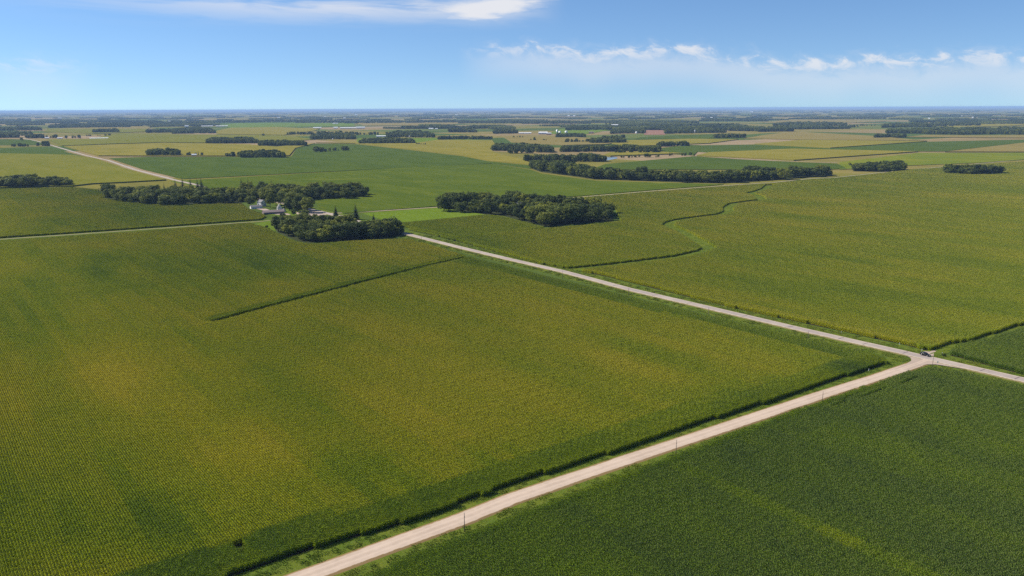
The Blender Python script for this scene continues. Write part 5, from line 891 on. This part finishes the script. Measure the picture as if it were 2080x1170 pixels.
def corn_field(spec):
    poly = spec['poly']; pa = np.array(poly)
    s = pa @ E1n; t = pa @ E2n
    i0, i1 = int(math.floor(s.min()/BIG)), int(math.ceil(s.max()/BIG)); j0, j1 = int(math.floor(t.min()/BIG)), int(math.ceil(t.max()/BIG))
    I, J = np.meshgrid(np.arange(i0*4, i1*4), np.arange(j0*4, j1*4), indexing='ij')
    C = ((I.ravel()+.5)*SMALL)[:, None]*E1n + ((J.ravel()+.5)*SMALL)[:, None]*E2n
    jit = (vnoise(C, 7.0, 5)-.5)*0.7
    ok = inside(poly, C + jit[:, None]*E2n + jit[:, None]*E1n)
    if spec['clip']:                                              # keep to what lies in front of the lens or near it
        ok &= (C[:, 1] > 95) & (np.abs(C[:, 0]) < C[:, 1]*0.72+90)
    for line, hw in spec['gaps']: ok &= dist_line(line, C) > hw + jit*.5
    for x, y, r in spec['bare']: ok &= np.hypot(C[:, 0]-x, C[:, 1]-y) > r*(1+jit*.6)
    ok = ok.reshape(I.shape)
    ni, nj = ok.shape[0]//4, ok.shape[1]//4
    er = ok.copy()                                                # whole tiles only well inside; the edge is made of small ones
    for ax in (0, 1):
        for st_ in (-2, -1, 1, 2): er &= np.roll(ok, st_, ax)
    B = er.reshape(ni, 4, nj, 4).all(axis=(1, 3))
    rest = ok & ~np.repeat(np.repeat(B, 4, 0), 4, 1)
    bi, bj = np.nonzero(B); si, sj = np.nonzero(rest)
    PB = ((bi+i0+.5)*BIG)[:, None]*E1n + ((bj+j0+.5)*BIG)[:, None]*E2n
    PS = ((si+i0*4+.5)*SMALL)[:, None]*E1n + ((sj+j0*4+.5)*SMALL)[:, None]*E2n
    P = np.concatenate([PB, PS]); nb, n = len(PB), len(PB)+len(PS)
    st = np.stack([P@E1n, P@E2n], 1)
    tone = spec['tone'] + spec['vary']*(vnoise(st*np.array([1/1.0, 1/3.0]), 22.0, 3)-.5) + spec['vary']*1.1*(vnoise(st*np.array([1, .6]), 60.0, 7)-.5) \
        + spec['vary']*.7*(vnoise(st*np.array([1.0, .05]), 4.5, 9)-.5) + .10*(vnoise(st, 9.0, 13)-.5)
    turn = np.zeros(n)
    for line, width, val, tr in spec['bands']:                    # headlands: rows parallel to the edge, greener
        d = dist_line(line, P); m = np.clip((width+2.0*(vnoise(P, 9.0, 4)-.5)*2-d)/3.0, 0, 1)
        tone = tone*(1-m) + (val+.10*(vnoise(P, 12.0, 6)-.5))*m
        if tr: turn[d < width] = math.pi/2
    for x, y, ra, rb, amp in spec['spots']:                       # soft patches drawn out along the rows
        q = P-np.array((x, y)); w = ((q@E2n)/ra)**2 + ((q@E1n)/rb)**2
        tone = tone + amp*np.exp(-w)*(0.6+0.8*vnoise(st*np.array([1, .3]), 7.0, 17))
    rs = np.random.RandomState(5)
    rot = math.radians(37.1) + turn + math.pi*rs.randint(0, 2, n)
    hz = spec['height']*(1+.10*(vnoise(st, 14.0, 21)-.5)+.05*rs.randn(n)*(np.arange(n) >= nb))
    scl = np.stack([np.ones(n), np.ones(n), hz], 1)
    idx = np.where(np.arange(n) < nb, rs.randint(0, 2, n), 2+rs.randint(0, 2, n))
    so = sheet('field_soil', poly, spec['soilz'], M['soil'], kind='structure')
    return scatter('corn_crop', P, rot, scl, idx, np.clip(tone, 0, 1), corn_protos, z=spec['soilz'],
                   label=spec['label'], cat='corn field', kind='stuff')
for q in WATERWAYS: ribbon('grass_waterway', q[0], q[1], q[2], M['waterway'], kind='structure')
for sp in CORN: corn_field(sp)

def grass_tile(name, side, n, seed):
    rn = random.Random(seed); vs, fs = [], []
    for _ in range(n):
        x, y = rn.uniform(-side/2, side/2), rn.uniform(-side/2, side/2); h = rn.uniform(.14, .42); k0 = rn.uniform(0, 6.28)
        for q in range(3):
            a = k0+q*2.1; dx, dy = math.cos(a), math.sin(a); w = .07; k = len(vs)
            vs += [(x-dy*w, y+dx*w, 0), (x+dy*w, y-dx*w, 0), (x+dx*h*.5+dy*w*.4, y+dy*h*.5-dx*w*.4, h), (x+dx*h*.5-dy*w*.4, y+dy*h*.5+dx*w*.4, h*.95)]
            fs.append((k, k+1, k+2, k+3))
    return mesh(name, vs, fs, [M['grass_blade']])
grass_protos = proto_collection('grass_tile', [grass_tile('grass_tufts', 2.2, 34, 1), grass_tile('grass_tufts', 2.2, 28, 2), grass_tile('weed_clump', 1.8, 40, 3)])
def verge_grass():
    pts, tone, sc = [], [], []
    rs = np.random.RandomState(8)
    for line, lo, hi, base, hgt, n in GRASS:
        line = np.array(resample(line, 2.0)); 
        for side in (-1, 1):
            if lo == 0 and side == 1: continue
            k = int(n*len(line)); i = rs.randint(0, len(line)-1, k)
            d = line[i+1]-line[i]; d /= np.linalg.norm(d, axis=1)[:, None]+1e-9; nrm = np.stack([d[:, 1], -d[:, 0]], 1)
            off = (rs.uniform(lo, hi, k)*side) if lo > 0 else rs.uniform(-hi, hi, k)
            p = line[i]+nrm*off[:, None]+d*rs.uniform(0, 2, k)[:, None]
            pts.append(p)
            edge = np.clip((np.abs(off)-lo)/(hi-lo+1e-6), 0, 1) if lo > 0 else np.full(k, .6)
            tone.append(base+.34*(vnoise(p, 8.0, 3)-.5)+.25*np.exp(-((edge)/.12)**2)); sc.append(hgt*(.55+.9*vnoise(p, 5.0, 12)))
    P, T, Z = np.concatenate(pts), np.concatenate(tone), np.concatenate(sc)
    keep = dist_line(PAVED, P) > 5.2
    keep &= dist_line(GRAVEL, P) > 4.5
    keep &= ~inside(JUNCTION, P) & ~inside(DRIVEWAY, P)
    for sp in CORN[:3]:
        keep &= ~(inside(sp['poly'], P) & np.all([dist_line(l, P) > w for l, w in sp['gaps']] or [np.ones(len(P), bool)], axis=0))
    P, T, Z = P[keep], T[keep], Z[keep]; n = len(P)
    idx = np.where(rs.rand(n) < .04, 2, rs.randint(0, 2, n))
    scatter('ditch_grass', P, rs.uniform(0, 6.28, n), np.stack([np.ones(n), np.ones(n), Z], 1), idx, np.clip(T, 0, 1), grass_protos, z=.08,
            label='uneven green ditch grass along both roads and in the cut strips', cat='grass', kind='stuff')
verge_grass()

# ------------------------------------------------------------------ crops farther off: low solid blocks of foliage
def crop(q):
    name, poly, h, mk, label, cat = q
    bm = bmesh.new()
    top = [bm.verts.new((x, y, h)) for x, y in poly]; bot = [bm.verts.new((x, y, 0.0)) for x, y in poly]
    f = bm.faces.new(top); bm.normal_update()
    n = len(top)
    for i in range(n): bm.faces.new((top[i], top[(i+1) % n], bot[(i+1) % n], bot[i]))
    bmesh.ops.recalc_face_normals(bm, faces=bm.faces)
    bmesh.ops.triangulate(bm, faces=[f])
    me = bpy.data.meshes.new(name); bm.to_mesh(me); bm.free(); me.materials.append(M[mk])
    tag(obj(name, me), label=label, cat=cat, kind='stuff')
for q in CROPS: crop(q)


# ------------------------------------------------------------------ trees
def leaf_cloud(rn, lobes, per, size, vs, fs, tilt=.75):
    for c, r in lobes:
        for _ in range(per):
            d = Vector((rn.gauss(0, 1), rn.gauss(0, 1), rn.gauss(.15, 1))).normalized()
            p = Vector(c) + Vector((d.x*r[0], d.y*r[1], d.z*r[2]))*rn.uniform(.72, 1.08)
            nn = (d + Vector((rn.gauss(0, tilt), rn.gauss(0, tilt), rn.gauss(0, tilt)))*.6).normalized()
            a = nn.orthogonal().normalized(); b = nn.cross(a); t = rn.uniform(0, 6.28)
            a, b = a*math.cos(t)+b*math.sin(t), b*math.cos(t)-a*math.sin(t)
            s = size*rn.uniform(.6, 1.35); k = len(vs)
            vs.extend((p-a*s-b*s*.5, p+a*s*.2-b*s*.8, p+a*s+b*s*.3, p-a*s*.3+b*s*.8)); fs.append((k, k+1, k+2, k+3))
def broadleaf(name, seed, H=14.0, Rr=5.6, base=.18, nl=26, per=85, size=.42, tall=1.0):
    """unit tree H metres high: crown mesh, trunk mesh"""
    rn = random.Random(seed); lobes = []
    zc, hz = H*(base+1)/2, H*(1-base)/2
    for i in range(nl):
        u = rn.uniform(-.85, .80); a = i*2.399+rn.uniform(-.5, .5)
        w = math.sqrt(max(0, 1-abs(u)**2.4))*rn.uniform(.45, .78)
        r = Rr*rn.uniform(.30, .46)*(1-.25*max(0, u))
        lobes.append(((Rr*w*math.cos(a)*rn.uniform(.8, 1.1), Rr*w*math.sin(a), zc+hz*u*.82), (r, r, r*rn.uniform(.72, .95))))
    vs, fs = [], []
    leaf_cloud(rn, lobes, per, size, vs, fs)
    crown = mesh(name+'_crown', vs, fs, [M['leaf']])
    mb = MB()
    mb.tube((0, 0, -.3), (0.1, 0, H*.30), H*.022, H*.017, 8); mb.tube((.1, 0, H*.30), (.2, .1, H*.72), H*.017, H*.006, 7)
    for i in range(6):
        a = i*1.05+rn.uniform(-.3, .3); z = H*rn.uniform(.24, .5); ln = Rr*rn.uniform(.6, .85)
        m1 = Vector((math.cos(a)*ln*.55, math.sin(a)*ln*.55, z+H*.13)); m2 = Vector((math.cos(a+.25)*ln, math.sin(a+.25)*ln, z+H*.24))
        mb.tube((.1, 0, z), m1, H*.010, H*.006, 5, False); mb.tube(m1, m2, H*.006, H*.002, 5, False)
    trunk = mesh(name+'_trunk', mb.v, mb.f, [M['bark']], smooth=True)
    return crown, trunk
def spruce(name, seed, H=16.0, Rr=3.3):
    rn = random.Random(seed); vs, fs = [], []
    nw = 30
    for w in range(nw):
        z = H*(.05+.93*w/nw); r = Rr*(1-(w/nw)**1.1)*rn.uniform(.86, 1.12)+.15
        nb = max(5, int(13*(1-w/nw))+4); a0 = rn.uniform(0, 6)
        for b in range(nb):
            a = a0+b*6.283/nb+rn.uniform(-.15, .15); rr = r*rn.uniform(.75, 1.1); ca, sa = math.cos(a), math.sin(a)
            for f0, f1 in ((.1, .6), (.5, 1.0)):
                wd = .34*rr*(1.1-f1*.6)+.10; zz0, zz1 = z+.25*rr*(.3-f0), z+.25*rr*(.3-f1)-.10*rr
                k = len(vs)
                vs += [(ca*rr*f0-sa*wd*.6, sa*rr*f0+ca*wd*.6, zz0-.1), (ca*rr*f0+sa*wd*.6, sa*rr*f0-ca*wd*.6, zz0-.1),
                       (ca*rr*f1+sa*wd*.4, sa*rr*f1-ca*wd*.4, zz1), (ca*rr*f1-sa*wd*.4, sa*rr*f1+ca*wd*.4, zz1+rn.uniform(-.1, .2))]
                fs.append((k, k+1, k+2, k+3))
    crown = mesh(name+'_crown', vs, fs, [M['needle']])
    mb = MB(); mb.tube((0, 0, -.3), (0, 0, H*.98), H*.018, .03, 8)
    return crown, mesh(name+'_trunk', mb.v, mb.f, [M['bark']], smooth=True)
TREES = [broadleaf('broadleaf', 1), broadleaf('broadleaf', 2, Rr=6.2, base=.12), broadleaf('broadleaf', 3, Rr=4.7, base=.10, nl=24),
         broadleaf('broadleaf', 4, Rr=6.6, base=.16, nl=30), broadleaf('broadleaf', 5, Rr=5.2, base=.05, nl=24), broadleaf('broadleaf', 6, Rr=5.9, base=.08, nl=32, per=75)]
SPRUCES = [spruce('spruce', 1), spruce('spruce', 2, Rr=2.8), spruce('spruce', 3, Rr=4.0)]
def plant_tree(x, y, h, kind, label, group, wide=1.0, rn=RNG):
    pool, unit = (SPRUCES, 16.0) if kind == 'spruce' else (TREES, 14.0)
    cr, tr = pool[rn.randrange(len(pool))]
    name = 'spruce_tree' if kind == 'spruce' else 'broadleaf_tree'
    o = empty(name, (x, y, 0.0), rn.uniform(0, 6.28)); s = h/unit
    w = s*wide*rn.uniform(.9, 1.12); o.scale = (w, w*rn.uniform(.92, 1.08), s)
    obj('crown', cr, o); obj('trunk', tr, o)
    tag(o, label=label, cat='tree', group=group)
    return o
ORD = ['first', 'second', 'third', 'fourth', 'fifth', 'sixth', 'seventh', 'eighth', 'ninth', 'tenth', 'eleventh', 'twelfth', 'thirteenth', 'fourteenth',
       'fifteenth', 'sixteenth', 'seventeenth', 'eighteenth', 'nineteenth', 'twentieth']
def grove(q):
    rn = random.Random(q['seed']); poly = q['poly']; pa = np.array(poly)
    pts = [tuple(p) for p in q.get('fixed', [])]
    tries = 0
    lo, hi = pa.min(0), pa.max(0)
    while len(pts) < q['n'] and tries < 9000:
        tries += 1
        p = (rn.uniform(lo[0], hi[0]), rn.uniform(lo[1], hi[1]))
        if not inside(poly, np.array([p]))[0]: continue
        if any(math.hypot(p[0]-x, p[1]-y) < r for x, y, r in q.get('clear', [])): continue
        sp = q['space']*(1.0-0.35*min(1, tries/9000))
        if any((p[0]-a)**2+(p[1]-b)**2 < sp*sp for a, b in pts): continue
        pts.append(p)
    P = np.array(pts)
    bear = P[:, 0]/P[:, 1]; far = np.hypot(P[:, 0], P[:, 1])
    front = dist_line(q['front'], P) < q['space']*.75
    order = sorted(np.nonzero(front)[0], key=lambda i: bear[i])
    rank = {int(i): k for k, i in enumerate(order)}
    cols = ['left end', 'left part', 'middle', 'right part', 'right end']
    br = np.argsort(np.argsort(bear)); fr = np.argsort(np.argsort(far))
    for i, (x, y) in enumerate(pts):
        h = rn.uniform(*q['h'])
        for cx, cy, r, hm in q.get('low', []):
            if math.hypot(x-cx, y-cy) < r: h = min(h, hm)
        k = 'spruce' if rn.random() < q.get('conifer', 0) else 'broad'
        kn = 'spruce' if k == 'spruce' else 'broadleaf tree'
        rel = (h-q['h'][0])/(q['h'][1]-q['h'][0]); sz = 'low' if rel < .34 else 'tall' if rel > .67 else 'middling'
        if i in rank and rank[i] < 20:
            lab = '%s, %s from the left on the front edge of %s' % (kn, ORD[rank[i]], q['name'])
        else: lab = '%s %s in the %s at the %s of %s' % (sz, kn, cols[int(br[i]*5/len(pts))], ['front', 'centre', 'back'][int(fr[i]*3/len(pts))], q['name'])
        plant_tree(x, y, h*(1.15 if k == 'spruce' else 1), k, lab, 'trees of '+q['name'], q.get('wide', 1.0), rn)
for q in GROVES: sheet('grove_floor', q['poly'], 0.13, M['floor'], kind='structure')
for q in GROVES: grove(q)
for x, y, h, k, lab, wd in LONE_TREES: plant_tree(x, y, h, k, lab, None, wd)

def bush(x, y, h, label):
    rn = random.Random(int(x*7+y)); vs, fs = [], []
    lobes = [((rn.uniform(-.5, .5)*h, rn.uniform(-.5, .5)*h, h*rn.uniform(.35, .6)), (h*.4, h*.4, h*.38)) for _ in range(7)]
    leaf_cloud(rn, lobes, 45, h*.09, vs, fs)
    o = empty('bush', (x, y, 0)); obj('foliage', mesh('bush_foliage', vs, fs, [M['leaf']]), o)
    mb = MB()
    for i in range(4): mb.tube((0, 0, -.1), (math.cos(i*1.6)*h*.3, math.sin(i*1.6)*h*.3, h*.5), .05, .02, 5)
    mb.build('stem', M['bark'], o); tag(o, label=label, cat='bush')
for q in BUSHES: bush(*q)

# trees too far off and too many to tell apart
def far_tree(name, seed, spr=False):
    if spr:
        c, t = spruce(name, seed)
    else:
        c, t = broadleaf(name, seed, Rr=[5.6, 6.3, 5.0][seed % 3], base=.06, nl=16, per=34, size=.85)
    bm = bmesh.new(); bm.from_mesh(c); bm.from_mesh(t); me = bpy.data.meshes.new(name); bm.to_mesh(me); bm.free()
    me.materials.append(M['needle' if spr else 'leaf'])
    return me
def whole_tree(name, i):
    bm = bmesh.new(); bm.from_mesh(TREES[i][0])
    nf = len(bm.faces); bm.from_mesh(TREES[i][1]); bm.faces.ensure_lookup_table()
    for f in bm.faces[nf:]: f.material_index = 1
    me = bpy.data.meshes.new(name); bm.to_mesh(me); bm.free()
    me.materials.append(M['leaf']); me.materials.append(M['bark'])
    return me
def woodlot(name, seed, lx, ly):
    rn = random.Random(seed); vs, fs = [], []
    for _ in range(int(lx*ly/75)):
        x, y = rn.uniform(-.5, .5)*lx, rn.uniform(-.5, .5)*ly
        if (2*x/lx)**4+(2*y/ly)**4 > 1: continue
        h = rn.uniform(10, 16); leaf_cloud(rn, [((x, y, h*.5), (5.6, 5.6, h*.5))], 34, 1.9, vs, fs)
    return mesh(name, vs, fs, [M['leaf']])
far_protos = proto_collection('far_tree', [far_tree('far_tree', 21), far_tree('far_tree', 22), far_tree('far_tree', 23), far_tree('far_spruce', 24, True),
                                           woodlot('far_wood', 1, 220, 60), woodlot('far_wood', 2, 130, 90), woodlot('far_wood', 3, 340, 40)]
                              + [whole_tree('grove_tree', i) for i in (1, 3, 5)])
def far_trees():
    rs = np.random.RandomState(4); P, H, K, RZ = [], [], [], []
    for xa, ya, xb, yb, depth, h, sp in FAR_GROVES:               # strip from a to b, reaching `depth` metres away
        a, b = np.array((xa, ya)), np.array((xb, yb)); L = np.linalg.norm(b-a)
        n = int(min(700, max(2, L*max(depth, 8)/(sp*sp))))
        mid = (a+b)/2; away = mid/np.linalg.norm(mid)
        u = rs.rand(n); v = rs.rand(n)
        bow = np.sqrt(np.clip(1-(2*u-1)**4, .05, 1))
        p = a+(b-a)*u[:, None]+away*(v*depth*bow)[:, None]
        P.append(p); H.append(h*rs.uniform(.6, 1.12, n)*(.75+.5*vnoise(p, 35.0, 3))/14.0); K.append(np.where(rs.rand(n) < .04, 3, rs.randint(0, 3, n))); RZ.append(rs.uniform(0, 6.28, n))
    for q in GROVES:                                               # undergrowth and inner trees of the near groves
        pa = np.array(q['poly']); lo, hi = pa.min(0), pa.max(0)
        p = lo+(hi-lo)*rs.rand(1500, 2); p = p[inside(q['poly'], p)]
        for x, y, r in q.get('clear', []): p = p[np.hypot(p[:, 0]-x, p[:, 1]-y) > r]
        f = dist_line(q['front'], p); p = p[(f > 7) & (rs.rand(len(p)) < .35)]; f = dist_line(q['front'], p)
        n = len(p); h = q['h'][0]*rs.uniform(.4, .85, n)
        for x, y, r, hm in q.get('low', []): h = np.where(np.hypot(p[:, 0]-x, p[:, 1]-y) < r, np.minimum(h, hm*.8), h)
        P.append(p); H.append(h/14.0); K.append(rs.randint(7, 10, n)); RZ.append(rs.uniform(0, 6.28, n))
    n = 1350                                                       # woods out to the horizon
    r = np.sqrt(rs.uniform((4200.0/36000)**2, .93, n))*36000; az = rs.uniform(-.66, .66, n)
    r = np.where(rs.rand(n) < .55, rs.uniform(4500, 15000, n), r)
    p = np.stack([np.sin(az)*r, np.cos(az)*r], 1)
    keep = (vnoise(p*np.array([1, 1]), 900.0, 31) > .46-.10*np.clip((r-6000)/12000, -.6, 1)) & (p[:, 1] < 35000)
    for poly in CLEAR_FAR: keep &= ~inside(poly, p)
    p = p[keep]; m = len(p)
    P.append(p); H.append(rs.uniform(.8, 1.25, m)); K.append(rs.randint(4, 7, m)); RZ.append(np.where(rs.rand(m) < .75, math.radians(37.1-20), math.radians(37.1+90))+rs.normal(0, .15, m))
    P, H, K, RZ = map(np.concatenate, (P, H, K, RZ)); n = len(P)
    scatter('distant_trees', P, RZ, np.stack([H, H, H], 1), K, np.zeros(n), far_protos, z=0.0,
            label='dark woodlots and windbreaks scattered over the far plain to the horizon', cat='trees', kind='stuff')
far_trees()

# ------------------------------------------------------------------ buildings
def gable(name, loc, rz, w, l, h, rise, wall, roof, label, cat='building', group=None, doors=(), windows=(), over=.35):
    """walls w wide (x), l long (y); ridge along y. doors/windows: (side, offset, z0, width, height); side in s,n,e,w"""
    o = empty(name, loc, rz); o.scale = (1, 1, 1)
    mb = MB(); mb.prism([(-w/2, -.2), (w/2, -.2), (w/2, h), (0, h+rise), (-w/2, h)], -l/2, l/2)
    mb.build('wall', M[wall], o)
    t = .18; sl = rise/(w/2); e = over
    for s in (-1, 1):
        mb = MB()
        prof = [(0, h+rise+.03), (s*(w/2+e), h-sl*e+.03), (s*(w/2+e), h-sl*e+.03+t), (0, h+rise+.03+t)]
        mb.prism(prof, -l/2-e, l/2+e); mb.build('roof', M[roof], o)
    def opening(nm, side, off, z0, ww, hh, mk):
        mb = MB(); d = .06
        if side in 'sn':
            y = -l/2 if side == 's' else l/2; sg = -1 if side == 's' else 1
            mb.box((off-ww/2, min(y, y+sg*d), z0), (off+ww/2, max(y, y+sg*d), z0+hh))
        else:
            x = -w/2 if side == 'w' else w/2; sg = -1 if side == 'w' else 1
            mb.box((min(x, x+sg*d), off-ww/2, z0), (max(x, x+sg*d), off+ww/2, z0+hh))
        mb.build(nm, M[mk], o)
    for q in doors: opening('door', *q, 'door')
    for q in windows: opening('window', *q, 'glass')
    return tag(o, label=label, cat=cat, group=group)
def silo(name, loc, r, h, mk, label, group=None):
    o = empty(name, loc); mb = MB(); mb.tube((0, 0, -.2), (0, 0, h), r, r, 18); mb.build('shaft', M[mk], o, True)
    vs, fs = [], []
    n = 18
    for k in range(5):
        t = k/4*math.pi/2
        for i in range(n): a = 6.2832*i/n; vs.append((math.cos(a)*r*1.03*math.cos(t*.98), math.sin(a)*r*1.03*math.cos(t*.98), h+.02+math.sin(t)*r*.75))
    for k in range(4): fs += [(k*n+i, k*n+(i+1) % n, (k+1)*n+(i+1) % n, (k+1)*n+i) for i in range(n)]
    fs.append(tuple(range(4*n, 5*n)))
    obj('dome', mesh('silo_dome', vs, fs, [M['white_roof']], smooth=True), o)
    for k in range(4):
        mb = MB(); mb.tube((0, 0, h*(.15+.22*k)), (0, 0, h*(.15+.22*k)+.12), r*1.015, r*1.015, 18); mb.build('hoop', M['galv'], o)
    return tag(o, label=label, cat='silo', group=group)
for q in BUILDINGS: gable(**q)
for q in SILOS: silo(**q)

# ------------------------------------------------------------------ poles, markers, car
def pole(x, y, h, label):
    o = empty('utility_pole', (x, y, 0))
    mb = MB(); mb.tube((0, 0, -.5), (0.04, 0.0, h), .135, .085, 10); mb.build('shaft', M['pole'], o, True)
    mb = MB(); mb.tube((.04, 0, h), (.04, 0, h+.28), .05, .07, 8); mb.build('insulator', M['ceramic'], o, True)
    mb = MB(); mb.tube((.16, 0, h-1.3), (.16, 0, h-1.0), .05, .05, 8); mb.build('neutral_bracket', M['ceramic'], o, True)
    tag(o, label=label, cat='pole', group='wooden poles along the roads')
for q in POLES: pole(*q)
def marker(x, y, kind, label):
    o = empty('road_sign' if kind == 'sign' else 'marker_post', (x, y, 0), math.radians(20))
    mb = MB()
    if kind == 'sign':
        mb.box((-.03, -.02, -.2), (.03, .02, 2.3)); mb.build('post', M['galv'], o)
        mb = MB(); mb.box((-.38, -.045, 1.55), (.38, -.021, 2.3)); mb.build('panel', M['sign_white'], o)
    else:
        mb.box((-.06, -.04, -.2), (.06, .04, 1.1)); mb.build('post', M['sign_white'], o)
        mb = MB(); mb.box((-.16, -.10, .9), (.16, -.041, 1.25)); mb.build('reflector', M['sign_white'], o)
    tag(o, label=label, cat='sign' if kind == 'sign' else 'post')
for q in MARKERS: marker(*q)

def car(x, y, z, rz, label):
    o = empty('parked_car', (x, y, z), rz)
    hw = .93
    def loft(sections, mk, nm, par=o, smooth=True):
        """sections: (y, half width, z low, z high) with rounded corners"""
        vs, fs = [], []
        prof = [(-1, .12), (-1, .8), (-.86, 1), (.86, 1), (1, .8), (1, .12), (.85, 0), (-.85, 0)]; n = len(prof)
        for yy, w, z0, z1 in sections: vs += [(a*w, yy, z0+b*(z1-z0)) for a, b in prof]
        for k in range(len(sections)-1): fs += [(k*n+i, k*n+(i+1) % n, (k+1)*n+(i+1) % n, (k+1)*n+i) for i in range(n)]
        fs += [tuple(range(n)), tuple(range(len(vs)-1, len(vs)-n-1, -1))]
        mb = MB(); mb.add(vs, fs); return mb.build(nm, M[mk], par, smooth)
    body = loft([(-2.42, .80, .42, .78), (-2.32, .90, .32, .98), (-1.2, hw, .26, 1.04), (.2, hw, .26, 1.03), (1.0, hw, .26, 1.02), (2.0, .90, .28, .92), (2.36, .82, .34, .80), (2.44, .70, .42, .68)], 'paint', 'body')
    loft([(-2.18, .74, 1.0, 1.06), (-1.75, .80, 1.0, 1.50), (-.3, .80, 1.0, 1.58), (.35, .79, 1.0, 1.52), (1.15, .74, 1.0, 1.04)], 'glass', 'windows')
    loft([(-1.72, .70, 1.49, 1.56), (-.9, .74, 1.56, 1.64), (-.2, .74, 1.57, 1.64), (.30, .70, 1.52, 1.57)], 'paint', 'roof')
    for sx in (-1, 1):
        mb = MB()
        for a, b in (((.86, -1.98, 1.02), (.76, -1.6, 1.54)), ((.87, -.45, 1.02), (.79, -.42, 1.58)), ((.86, 1.08, 1.02), (.76, .32, 1.54))):
            mb.tube((sx*a[0], a[1], a[2]), (sx*b[0], b[1], b[2]), .045, .04, 6)
        mb.build('pillar', M['paint'], o)
        for yy in (-1.45, 1.45):
            mb = MB(); mb.tube((sx*.72, yy, .34), (sx*.95, yy, .34), .34, .34, 18); w = mb.build('wheel', M['tyre'], o)
            mb = MB(); mb.tube((sx*.951, yy, .34), (sx*.965, yy, .34), .21, .19, 14); mb.build('rim', M['rim'], w)
        mb = MB(); mb.box((sx*.68-.16, 2.30, .62), (sx*.68+.16, 2.44, .76)); mb.build('headlight', M['lamp'], o)
        mb = MB(); mb.box((sx*.70-.14, -2.46, .70), (sx*.70+.14, -2.36, .90)); mb.build('tail_light', M['redlamp'], o)
        mb = MB(); mb.box((sx*1.0-.10, .72, 1.02), (sx*1.0+.10, .86, 1.18)); mb.build('mirror', M['paint'], o)
    mb = MB(); mb.box((-.26, -2.46, .50), (.26, -2.41, .62)); mb.build('licence_plate', M['sign_white'], o)
    tag(o, label=label, cat='car')
car(*CAR)

# ------------------------------------------------------------------ the air
def haze():
    m = bpy.data.materials.new('haze_air'); m.use_nodes = True
    N = NT(m.node_tree); N.n.clear()
    out = N.new('ShaderNodeOutputMaterial'); v = N.new('ShaderNodeVolumePrincipled')
    v.inputs['Color'].default_value = HAZE_COL + (1,)
    v.inputs['Density'].default_value = HAZE_DENS
    v.inputs['Density Attribute'].default_value = ''
    v.inputs['Anisotropy'].default_value = 0.0
    N.l.new(v.outputs[0], out.inputs['Volume'])
    try: m.cycles.homogeneous_volume = True
    except Exception: pass
    mb = MB(); mb.box((-R-400, -1900, -1.0), (R+400, R+400, 126.0))
    o = mb.build('haze', m); tag(o, kind='stuff', label='thin blue summer haze over the far plain', cat='haze')
HAZE_COL, HAZE_DENS = (0.42, 0.64, 1.0), 3.9e-5
haze()
